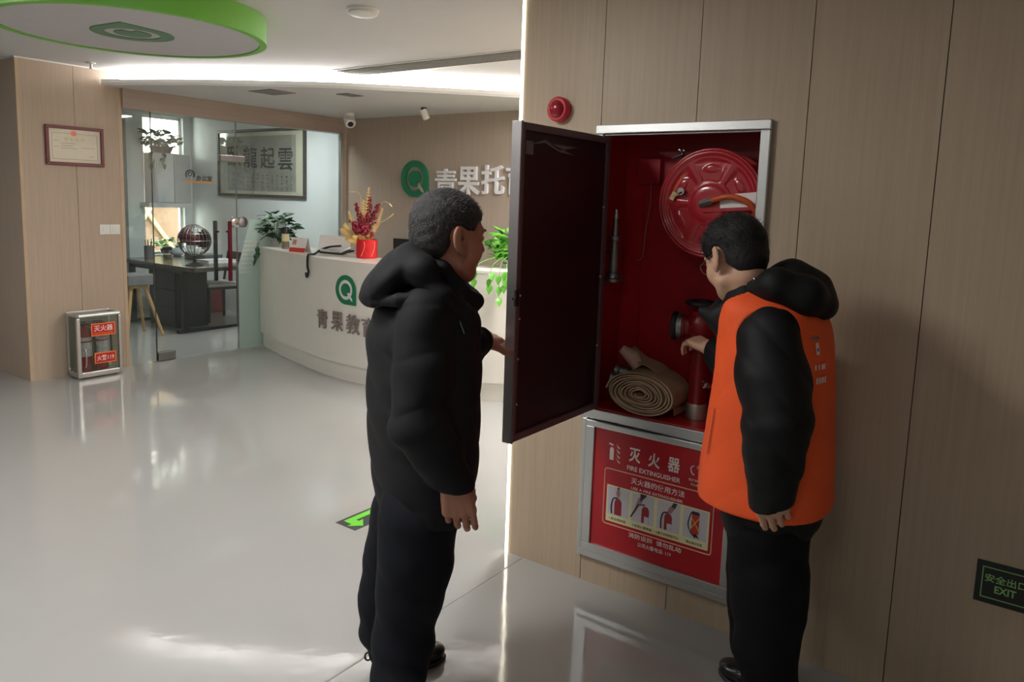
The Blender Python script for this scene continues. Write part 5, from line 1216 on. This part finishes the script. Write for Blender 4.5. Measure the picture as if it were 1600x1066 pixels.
def shoe(parent, heel, heading, L_=.27):
    f = np.array((math.cos(heading), math.sin(heading), 0)); l = np.array((-f[1], f[0], 0)); h = np.array((heel[0], heel[1], 0.))
    R = np.array([f, l, (0, 0, 1.)])
    def up(P):
        q = (P-A3(h))@R.astype(f32).T
        d = s_rc(q, (.045, 0, .050), (.16, .0, .036), .040, .036); d = smin(d, s_el(q, (.205, .004, .034), (.060, .045, .030)), .03); d = smin(d, s_rc(q, (.05, 0, .05), (.055, 0, .105), .038, .040), .03)
        return smax(d, .014-q[:, 2], .006)
    def so(P):
        q = (P-A3(h))@R.astype(f32).T
        d = s_el(q, (.055, 0, .008), (.056, .038, .02)); d = smin(d, s_el(q, (.185, .003, .008), (.085, .049, .02)), .05); return smax(smax(d, q[:, 2]-.017, .003), .0005-q[:, 2], .002)
    lo, hi = bbox([h, h+f*L_], .07); lo[2] = -.01; hi[2] = .17
    o = raw('shoe', *snets(up, lo, hi, .005), LEATHER, parent); raw('sole', *snets(so, lo, (hi[0], hi[1], .04), .004), BLACKM, o); return o
class Plane:
    """photo pixel -> point in the upright plane through a person's standing place"""
    def __init__(s, O): s.O = np.array((O[0], O[1], 0.)); s.n = s.O/np.linalg.norm(s.O); s.D = np.linalg.norm(s.O); s.r = np.array((s.n[1], -s.n[0], 0))
    def __call__(s, px, py, off=0.0): d = ray(px, py); return CAM+d*((s.D+off)/np.dot(d, s.n))

# ------------------------------------------------------------------ the man in black at the cabinet door
O1 = (1.675, 1.547); K = Plane(O1); H1 = math.radians(-25)
m1 = thing('person', 'man in black hooded jacket and dark trousers holding the open cabinet door', 'person', (O1[0], O1[1], 0))
hd = np.array((math.cos(H1), math.sin(H1), 0)); lf = np.array((-hd[1], hd[0], 0)); VDn = K.n; VRr = K.r
hc1 = K(701, 370); Rh1 = frame_of(math.radians(-22), .10); S1 = 1.09
neck = K(682, 432); 
rs, ls = K(664, 492, -.150), K(648, 484, .15)                    # shoulders
re, rw = K(652, 664, -.235), K(708, 750, -.225)                   # right elbow, wrist
le = K(688, 590, .17)
lw = np.array((1.936, 1.508, 1.136))                             # left wrist next to the door edge
rX = np.array(K(726, 822, -.215))-np.array(K(715, 762, -.225)); rX /= np.linalg.norm(rX); rY = VRr-rX*np.dot(VRr, rX); rY /= np.linalg.norm(rY); rZ = np.cross(rX, rY)
if np.dot(rZ, VDn) > 0: rZ = -rZ
lX = np.array((1., .30, -.03)); lX /= np.linalg.norm(lX); lZ = np.array((.0, -.35, .9)); lZ -= lX*np.dot(lX, lZ); lZ /= np.linalg.norm(lZ); lY = np.cross(lX, lZ); lY = lY if lY[1] < 0 else -lY
def m1_body():
    parts = []
    lo, hi = bbox([hc1], .17); lo[2] = hc1[2]-.30; hi[2] = hc1[2]+.15
    parts.append(snets(lambda P: head_sdf(P, hc1, Rh1, S1, True, neck+(0, 0, -.05), (.060, .068)), lo, hi, .0045))
    f = lambda P: smin(s_chain(P, [re, rw, rw+rX*.01], [.042, .032, .030]), hand_sdf(P, rw+rX*.004, rX, rY, rZ, ((.25, .40, .25), (.35, .45, .3), (.4, .5, .3), (.45, .55, .3)), ((.95, .05, -.55), (1, -.15, -.5)), 1.14), .012)
    lo, hi = bbox([re, rw, rw+rX*.2], .06); parts.append(snets(f, lo, hi, .0036))
    f = lambda P: smin(s_chain(P, [le, lw], [.042, .030]), hand_sdf(P, lw, lX, lY, lZ, ((.25, .5, .3), (.3, .5, .3), (.35, .5, .3), (.4, .5, .3)), ((.62, .92, -.22), (1, .36, -.05)), 1.04), .012)
    lo, hi = bbox([le, lw, lw+(.2, 0, 0)], .07); parts.append(snets(f, lo, hi, .0036))
    tor = lambda P: smin(smin(s_chain(P, [neck+(0, 0, -.04), K(655, 520), K(655, 640), K(652, 800)], [.06, .095, .095, .085], .04), s_chain(P, [rs, re], [.042, .036]), .03), smin(s_chain(P, [ls, le], [.042, .036]), smin(s_chain(P, LEG1N, [.065, .048, .038]), s_chain(P, LEG1F, [.065, .048, .038]), .02), .02), .02)
    lo, hi = bbox([rs, ls, re, le, O1+(0.05,), O1+(1.4,)], .16); lo[2] = .04; parts.append(snets(tor, lo, hi, .012))
    return merge(parts)
nf = np.array((O1[0], O1[1], 0))+VRr*(-.055)-VDn*.205-hd*.06; ff = np.array((O1[0], O1[1], 0))+VRr*(-.120)+VDn*.085       # near and far heel
LEG1N = [K(655, 815, -.085), K(652, 925, -.095)+(0, 0, 0), nf+hd*.055+(0, 0, .09)]
LEG1F = [K(633, 815, .085), K(606, 925, .09), ff+hd*.055+(0, 0, .09)]
body1 = raw('body', *m1_body(), SKIN1, m1)
HL1 = [(-.14, -.085), (-.08, -.082), (-.045, -.06), (-.028, -.02), (-.012, .026), (.02, .022), (.038, .020), (.052, .046), (.068, .052), (.085, .066), (.12, .08)]
lo, hi = bbox([hc1], .17); hr1 = raw('hair', *snets(lambda P: hair_sdf(P, hc1, Rh1, S1, HL1, .007), lo, hi, .0042), HAIR1, m1)
sv, sf_ = strands(hc1, Rh1, S1, HL1, .007, 4200, .011, 3); so_ = raw('hair_strands', sv, sf_, HAIR1S, hr1); so_['kind'] = 'stuff'
for sy in (-1, 1):
    e = hc1+Rh1.T@(np.array((.083, sy*.033, .006))*S1); ey = obj('eye', MB().sphere(e, .0105*S1, 12, 8), mat('eye white', s2l(214, 206, 198), .2), m1, smooth=60); obj('iris', MB().sphere(e+Rh1.T@np.array((.0065, 0, 0)), .0055, 10, 6), mat('iris brown', s2l(40, 26, 20), .2), ey, smooth=60)
    obj('eyebrow', MB().tube([hc1+Rh1.T@(np.array((.098-.012*s, sy*(.018+.036*s), .026+.004*math.sin(s*3)))*S1) for s in np.linspace(0, 1, 6)], [.002, .004, .0045, .004, .003, .001], 6), HAIR1, m1, smooth=60)
# jacket
def row(py, l, r, b, h=H1, o=0.0):
    c = K((l+r)/2, py, o); half = (r-l)/2*(K.D+o)/F_PX*1.0; rel = math.atan2(*(np.array((np.dot(hd, VRr), np.dot(hd, VDn)))[::-1])); cr = abs(math.cos(rel)); sr = abs(math.sin(rel))
    a = math.sqrt(max(.004, half**2-(b*sr)**2))/cr; return (c[2], c[0], c[1], a, b, h)
J1 = Loft([row(440, 632, 700, .10), row(462, 606, 724, .165), row(490, 586, 742, .195), row(530, 575, 744, .205), row(580, 574, 744, .21), row(640, 574, 744, .215), row(700, 577, 742, .215), row(750, 581, 735, .21), row(785, 587, 722, .20), row(803, 590, 714, .19)])
collar = [K(652, 396, .05), K(660, 392, -.03), K(690, 420, -.085), K(720, 452, -.070), K(741, 470, -.02), K(736, 462, .05), K(700, 420, .105), K(665, 396, .09), K(652, 396, .05)]
cuffR, cuffL = K(722, 757, -.172), lw-np.array((.036, -.004, .004))
def jk1(P):
    d = J1(P, 0, 2.4, .03)
    d = smin(d, s_sleeve(P, [rs, (np.array(rs)+re)/2, re, (np.array(re)+rw)/2, rw+rX*.012], [.076, .074, .070, .062, .056], rX*.8+VRr*-.25), .018)
    d = smin(d, s_sleeve(P, [ls, le, (np.array(le)+lw)/2+(0, 0, -.01), lw-lX*.030], [.080, .070, .058, .046], lX), .03)
    d = smin(d, s_chain(P, collar, [.022]*9, .02), .022)
    w_ = wrinkle(P, .008, 21, 1); fold = .004*np.sin(60*(P[:, 2]-.3*(P[:, 0]-O1[0])))*np.exp(-((P-A3(re))**2).sum(1)/.02)
    d = d+w_+fold
    return smax(d, -s_rc(P, neck+(0, 0, .0), hc1+(0, 0, 0), .058, .085), .015)
hx = np.array(K(652, 384))-np.array(K(572, 464)); hx /= np.linalg.norm(hx); hn = np.cross(hx, VDn); hn /= np.linalg.norm(hn); RHO = np.array([hx, VDn, hn])
def hood1(P):
    d = s_el(P, K(610, 430, .015), (.118, .165, .052), RHO)
    d = smin(d, s_el(P, K(596, 446, .01), (.075, .150, .046), RHO), .02)
    d = smin(d, s_chain(P, [K(644, 398, -.05), K(660, 424, -.125), K(688, 462, -.150), K(716, 494, -.140)], [.030, .036, .028, .012], .03), .03)
    d = smin(d, s_chain(P, [K(644, 398, .07), K(664, 430, .14), K(690, 460, .14)], [.030, .034, .02], .03), .03)
    d = smin(d, s_chain(P, [K(569, 464, .10), K(568, 465, -.02), K(584, 474, -.110), K(622, 470, -.160), K(652, 466, -.170)], [.012, .014, .014, .013, .010], .01), .010)
    d = d+wrinkle(P, .008, 24, 3)
    return smax(d, -s_rc(P, neck, hc1, .066, .09), .015)
lo, hi = bbox([K(560, 380, -.26), K(765, 830, -.3), K(560, 830, .3), lw, K(600, 380, .3)], .02)
jk = raw('jacket', *snets(jk1, lo, hi, .0062), JACKET1, m1)
lo, hi = bbox([K(560, 370, -.2), K(720, 490, .24), K(560, 490, .24), K(720, 370, -.2)], .02); raw('hood', *snets(hood1, lo, hi, .0058), JACKET1, jk)
cu1 = lambda P: smax(s_chain(P, [lw-lX*.065, lw-lX*.030], [.047, .045]), -s_rc(P, lw-lX*.05, lw+lX*.05, .026, .026), .004)
lo, hi = bbox([lw-lX*.05], .09); raw('cuff', *snets(cu1, lo, hi, .004), JACKET1, jk)
obj('chest_badge', MB().obox(K(722, 512, -.18), (VRr*.35+np.array((0, 0, -.9)), VDn, np.cross(VRr, VDn)), (.018, .0025, .004)), mat('badge green grey', s2l(130, 140, 120), .6), jk)
# trousers
def tr1(P):
    hip = K(650, 800)
    d = s_chain(P, [K(652, 760, -.05), K(652, 795, -.07), LEG1N[0], K(650, 868, -.09), K(640, 930, -.095), K(631, 1000, -.10), nf+hd*.05+(0, 0, .05)], [.09, .10, .105, .104, .095, .082, .076], .05)
    e = s_chain(P, [K(640, 760, .05), K(638, 795, .07), LEG1F[0], K(617, 868, .09), K(604, 930, .092), K(601, 985, .095), ff+hd*.052+(0, 0, .065)], [.09, .098, .100, .092, .080, .072, .068], .05)
    d = smin(d, e, .03)+wrinkle(P, .005, 20, 5)+.005*np.sin(70*P[:, 2]+8*P[:, 0])*np.clip((.30-P[:, 2])*5, 0, 1)
    return smax(d, .022-P[:, 2], .01)
lo, hi = bbox([K(560, 780, -.24), K(730, 780, .25), nf, ff], .15); lo[2] = 0; hi[2] = K(650, 740)[2]
raw('trousers', *snets(tr1, lo, hi, .0068), TROUSER1, m1)
s1a = shoe(m1, nf-hd*.02, H1); s1b = shoe(m1, ff-hd*.02, H1)
la = np.array(K(575, 1026, .10)); obj('heel_loop', MB().tube([la+VRr*.010*math.cos(a)+np.array((0, 0, .014*math.sin(a))) for a in np.linspace(0, 2*PI, 14, endpoint=False)], .0035, 6, closed=True), BLACKM, s1b, smooth=60)

# ------------------------------------------------------------------ the man in the orange vest
O2 = (2.285, .655); K2 = Plane(O2); H2 = math.radians(92)
m2 = thing('person', 'man in orange vest over black padded jacket bending towards the cabinet', 'person', (O2[0], O2[1], 0))
h2 = np.array((math.cos(H2), math.sin(H2), 0)); l2 = np.array((-h2[1], h2[0], 0)); V2, R2 = K2.n, K2.r
hc2 = K2(1148, 403); Rh2 = frame_of(math.radians(62), .46, .0); S2 = .955
neck2 = K2(1172, 455); 
ls2, rs2 = K2(1203, 528, -.155), K2(1190, 515, .155)
le2, lw2 = K2(1214, 665, -.250), K2(1204, 776, -.255)
re2 = K2(1165, 600, .235); rw2 = np.array((2.63, .985, 1.085))
aX = np.array(K2(1212, 830, -.245))-np.array(K2(1203, 785, -.255)); aX /= np.linalg.norm(aX); aY = -R2-aX*np.dot(-R2, aX); aY /= np.linalg.norm(aY); aZ = -V2-aX*np.dot(-V2, aX); aZ /= np.linalg.norm(aZ)
bX = np.array((.35, .9, .18)); bX /= np.linalg.norm(bX); bZ = np.array((-.2, -.1, 1.)); bZ -= bX*np.dot(bX, bZ); bZ /= np.linalg.norm(bZ); bY = -np.cross(bZ, bX); 
H2F = math.radians(70); h2f = np.array((math.cos(H2F), math.sin(H2F), 0)); lh2 = np.array((2.205, .500, 0)); rh2 = np.array((2.345, .560, 0))
LEG2N = [K2(1200, 820, -.08), K2(1200, 930, -.09), lh2+h2f*.055+(0, 0, .09)]; LEG2F = [K2(1195, 820, .08), K2(1192, 930, .06), rh2+h2f*.055+(0, 0, .09)]
def m2_body():
    parts = []
    lo, hi = bbox([hc2], .18); lo[2] -= .1
    parts.append(snets(lambda P: head_sdf(P, hc2, Rh2, S2, True, neck2+(0, 0, -.03), (.054, .062)), lo, hi, .0045))
    f = lambda P: smin(s_chain(P, [le2, lw2], [.040, .030]), hand_sdf(P, lw2-aX*.045, aX, aY, aZ, ((.3, .45, .3), (.35, .5, .3), (.4, .5, .3), (.45, .55, .3)), ((.95, .1, -.5), (1, -.15, -.45)), 1.05), .012)
    lo, hi = bbox([le2, lw2, lw2+aX*.2], .06); parts.append(snets(f, lo, hi, .0036))
    f = lambda P: smin(s_chain(P, [re2, rw2], [.040, .030]), hand_sdf(P, rw2, bX, bY, bZ, ((.5, .7, .5), (.55, .7, .5), (.6, .7, .5), (.6, .7, .5)), ((.8, .5, -.5), (1, .1, -.5)), .96), .012)
    lo, hi = bbox([re2, rw2, rw2+bX*.2], .06); parts.append(snets(f, lo, hi, .004))
    tor = lambda P: smin(smin(s_chain(P, [neck2+(0, 0, -.03), K2(1200, 560), K2(1200, 660), K2(1198, 800)], [.055, .085, .09, .085], .04), s_chain(P, [ls2, le2], [.042, .036]), .03), smin(s_chain(P, [rs2, re2], [.042, .036]), smin(s_chain(P, LEG2N, [.065, .048, .038]), s_chain(P, LEG2F, [.065, .048, .038]), .02), .02), .02)
    lo, hi = bbox([rs2, ls2, re2, le2, O2+(.05,), O2+(1.3,)], .16); lo[2] = .04; parts.append(snets(tor, lo, hi, .012))
    return merge(parts)
raw('body', *m2_body(), SKIN2, m2)
HL2 = [(-.14, -.088), (-.08, -.086), (-.05, -.062), (-.028, -.02), (-.012, .024), (.02, .012), (.045, .012), (.058, .042), (.075, .05), (.12, .055)]
lo, hi = bbox([hc2], .18); hr2 = raw('hair', *snets(lambda P: hair_sdf(P, hc2, Rh2, S2, HL2, .013), lo, hi, .0045), HAIR2, m2)
sv, sf_ = strands(hc2, Rh2, S2, HL2, .014, 3000, .02, 8, .0009); so_ = raw('hair_strands', sv, sf_, HAIR2, hr2); so_['kind'] = 'stuff'
for sy in (-1, 1):
    e = hc2+Rh2.T@(np.array((.083, sy*.033, .006))*S2); ey = obj('eye', MB().sphere(e, .0105*S2, 12, 8), mat('eye white', s2l(214, 206, 198), .2), m2, smooth=60); obj('iris', MB().sphere(e+Rh2.T@np.array((.0065, 0, 0)), .0055, 10, 6), mat('iris brown', s2l(40, 26, 20), .2), ey, smooth=60)
gs = obj('glasses', MB().tube([hc2+Rh2.T@(np.array((.112, y_, .004))*S2) for y_ in (-.012, .012)], .0014, 6), ALUD, m2)
for sy in (-1, 1):
    ccc = np.array((.108, sy*.033, .002)); obj('lens_rim', MB().tube([hc2+Rh2.T@((ccc+np.array((-.006*abs(math.cos(a)), .024*math.cos(a), .019*math.sin(a))))*S2) for a in np.linspace(0, 2*PI, 20, endpoint=False)], .0013, 6, closed=True), ALUD, gs, smooth=60)
    obj('temple', MB().tube([hc2+Rh2.T@(np.array(p)*S2) for p in ((.102, sy*.058, .006), (.05, sy*.078, .010), (-.005, sy*.088, .012), (-.022, sy*.088, -.004))], .0016, 6), ALUD, gs, smooth=60)
def row2(py, l, r, b, o=0.0, hh=H2):
    c = K2((l+r)/2, py, o); half = (r-l)/2*(K2.D+o)/F_PX; rel = abs(np.dot(h2, R2)); sr = abs(np.dot(l2, R2)); a = math.sqrt(max(.004, half**2-(b*sr)**2))/rel; return (c[2], c[0], c[1], a, b, hh)
J2 = Loft([row2(448, 1140, 1215, .09), row2(466, 1140, 1245, .15), row2(490, 1142, 1270, .180), row2(530, 1142, 1284, .185), row2(600, 1138, 1284, .19), row2(690, 1134, 1282, .195), row2(770, 1132, 1282, .195), row2(805, 1136, 1276, .19), row2(826, 1142, 1258, .185)])
V2L = Loft([row2(452, 1144, 1224, .10), row2(468, 1138, 1256, .155), row2(490, 1139, 1279, .187), row2(530, 1136, 1289, .195), row2(600, 1128, 1289, .202), row2(690, 1112, 1288, .212), row2(760, 1103, 1288, .218), row2(800, 1103, 1286, .216)])
def jk2(P):
    d = J2(P, 0, 2.4, .03)
    d = smin(d, s_sleeve(P, [ls2, (np.array(ls2)+le2)/2, le2, (np.array(le2)+lw2)/2, lw2+aX*.020], [.088, .092, .084, .070, .056], aX), .02)
    d = smin(d, s_sleeve(P, [rs2, re2, rw2-bX*.01], [.084, .072, .048], bX), .025)
    cr_ = [K2(1192, 436, .06), K2(1188, 432, -.04), K2(1164, 456, -.078), K2(1130, 484, -.055), K2(1112, 490, .0), K2(1130, 474, .07), K2(1170, 446, .09), K2(1192, 436, .06)]
    d = smin(d, s_chain(P, cr_, [.018]*8, .02), .02)
    d = smin(d, s_chain(P, [K2(1098, 486, -.02), K2(1122, 496, -.045), K2(1142, 520, -.05)], [.013, .028, .04], .02), .02)
    dl = ((P-A3(le2))**2).sum(1); d = d+wrinkle(P, .007, 22, 7)+.0035*np.sin(85*(P[:, 2]+.25*P[:, 1]))*np.exp(-dl/.012)
    return smax(d, -s_rc(P, neck2+(0, 0, .01), hc2, .056, .085), .012)
def hood2(P):
    d = s_chain(P, [K2(1200, 440, .0), K2(1236, 440, .0), K2(1266, 458, .0), K2(1284, 480, .0)], [.035, .056, .056, .040], .05)
    d = smin(d, s_chain(P, [K2(1180, 452, -.08), K2(1215, 446, -.12), K2(1256, 462, -.11), K2(1280, 476, -.06)], [.028, .045, .050, .045], .04), .04)
    d = smin(d, s_chain(P, [K2(1185, 448, .08), K2(1220, 446, .13), K2(1262, 462, .10)], [.028, .045, .045], .04), .04)
    d = d+wrinkle(P, .004, 30, 9)
    return smax(d, -s_rc(P, neck2, hc2, .064, .09), .012)
def vs2(P):
    d = V2L(P, .007, 2.4, .012)+wrinkle(P, .0035, 17, 4)
    bow = P[:, 2]-(K2(1200, 798)[2]+0*P[:, 2]); hem = K2(1103, 757)[2]; 
    s = np.clip(((P-A3(O2+(0,)))@A3(h2)+.02)/.22, 0, 1); zmin = K2(1280, 806, -.1)[2]+(hem-K2(1280, 806, -.1)[2])*s**1.3
    d = smax(d, zmin-P[:, 2], .006)
    for a, b, r1, r2 in ((np.array(ls2)+(0, 0, .0)-V2*.07, np.array(le2)+(0, 0, .12)-V2*.03, .098, .075), (np.array(rs2)+V2*.07, np.array(re2)+(0, 0, .12)+V2*.03, .098, .075)): d = smax(d, -s_rc(P, a, b, r1, r2), .006)
    d = smax(d, -s_rc(P, K2(1146, 462, -.02), hc2, .088, .10), .01)
    return d
lo, hi = bbox([K2(1075, 430, -.3), K2(1300, 840, .3), K2(1300, 430, -.3), K2(1075, 840, .3), rw2], .02)
jk_ = raw('jacket', *snets(jk2, lo, hi, .0064), JACKET2, m2)
raw('vest', *snets(vs2, lo, hi, .0058), VEST, m2); vst = m2.children[-1]
lo, hi = bbox([K2(1160, 405, -.2), K2(1325, 510, .2), K2(1160, 510, -.2), K2(1325, 405, .2)], .02); raw('hood', *snets(hood2, lo, hi, .006), JACKET2, jk_)
obj('snap_button', MB().sphere(K2(1179, 436, -.118), .006, 10, 6), CHROME, jk_, smooth=60)
# printed marks on the back of the vest, just turning out of sight
def vest_pt(z, ang):
    T = V2L.T; g = [np.interp(z, T[:, 0], T[:, i]) for i in range(1, 6)]; cx, cy, a, b, h = g; a += .0105; b += .0105
    u, v = math.cos(ang), math.sin(ang); k_ = (abs(u)**2.4+abs(v)**2.4)**(-1/2.4); u *= k_*a; v *= k_*b
    return np.array((cx+u*math.cos(h)-v*math.sin(h), cy+u*math.sin(h)+v*math.cos(h), z))
def vest_patch(nm, a0, a1, z0_, z1_, m_, n_=5):
    V = []; Fc = []
    for i in range(n_+1):
        a = math.radians(a0+(a1-a0)*i/n_); V += [vest_pt(z0_, a), vest_pt(z1_, a)]
    for i in range(n_): Fc.append((2*i, 2*i+2, 2*i+3, 2*i+1))
    obj(nm, MB().add(V, Fc), m_, vst)
VW = mat('vest print white', s2l(232, 200, 190), .6)
zt = lambda py: K2(1275, py, -.08)[2]
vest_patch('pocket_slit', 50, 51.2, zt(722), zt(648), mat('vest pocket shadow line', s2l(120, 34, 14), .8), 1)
vest_patch('print_mark', 146, 150, zt(548), zt(530), VW); vest_patch('print_mark', 142, 152, zt(525), zt(521), mat('print grey', s2l(120, 110, 110), .6)); vest_patch('print_mark', 147, 149, zt(543), zt(538), mat('print blue', s2l(70, 90, 190), .6))
for k, (a0, a1) in enumerate(((144, 146), (148, 150), (152, 158))): vest_patch('print_mark', a0, a1, zt(571), zt(563), VW)
for a0, a1 in ((146, 148.5), (149.5, 152), (153, 156), (157, 160)): vest_patch('print_mark', a0, a1, zt(592), zt(583), VW)
def tr2(P):
    d = s_chain(P, [K2(1205, 790, -.07), LEG2N[0], K2(1202, 890, -.085), K2(1200, 945, -.09), K2(1196, 1010, -.095), lh2+h2f*.05+(0, 0, .06)], [.105, .108, .104, .098, .086, .076], .05)
    e = s_chain(P, [K2(1195, 790, .07), LEG2F[0], K2(1188, 890, .065), K2(1186, 945, .06), K2(1188, 1010, .05), rh2+h2f*.05+(0, 0, .06)], [.10, .102, .096, .090, .078, .072], .05)
    d = smin(d, e, .03)+wrinkle(P, .005, 20, 8)
    return smax(d, .022-P[:, 2], .01)
lo, hi = bbox([K2(1120, 780, -.24), K2(1300, 780, .25), lh2, rh2], .15); lo[2] = 0; hi[2] = K2(1200, 790)[2]
raw('trousers', *snets(tr2, lo, hi, .0068), TROUSER2, m2)
shoe(m2, lh2-h2f*.02, H2F); shoe(m2, rh2-h2f*.02, H2F)
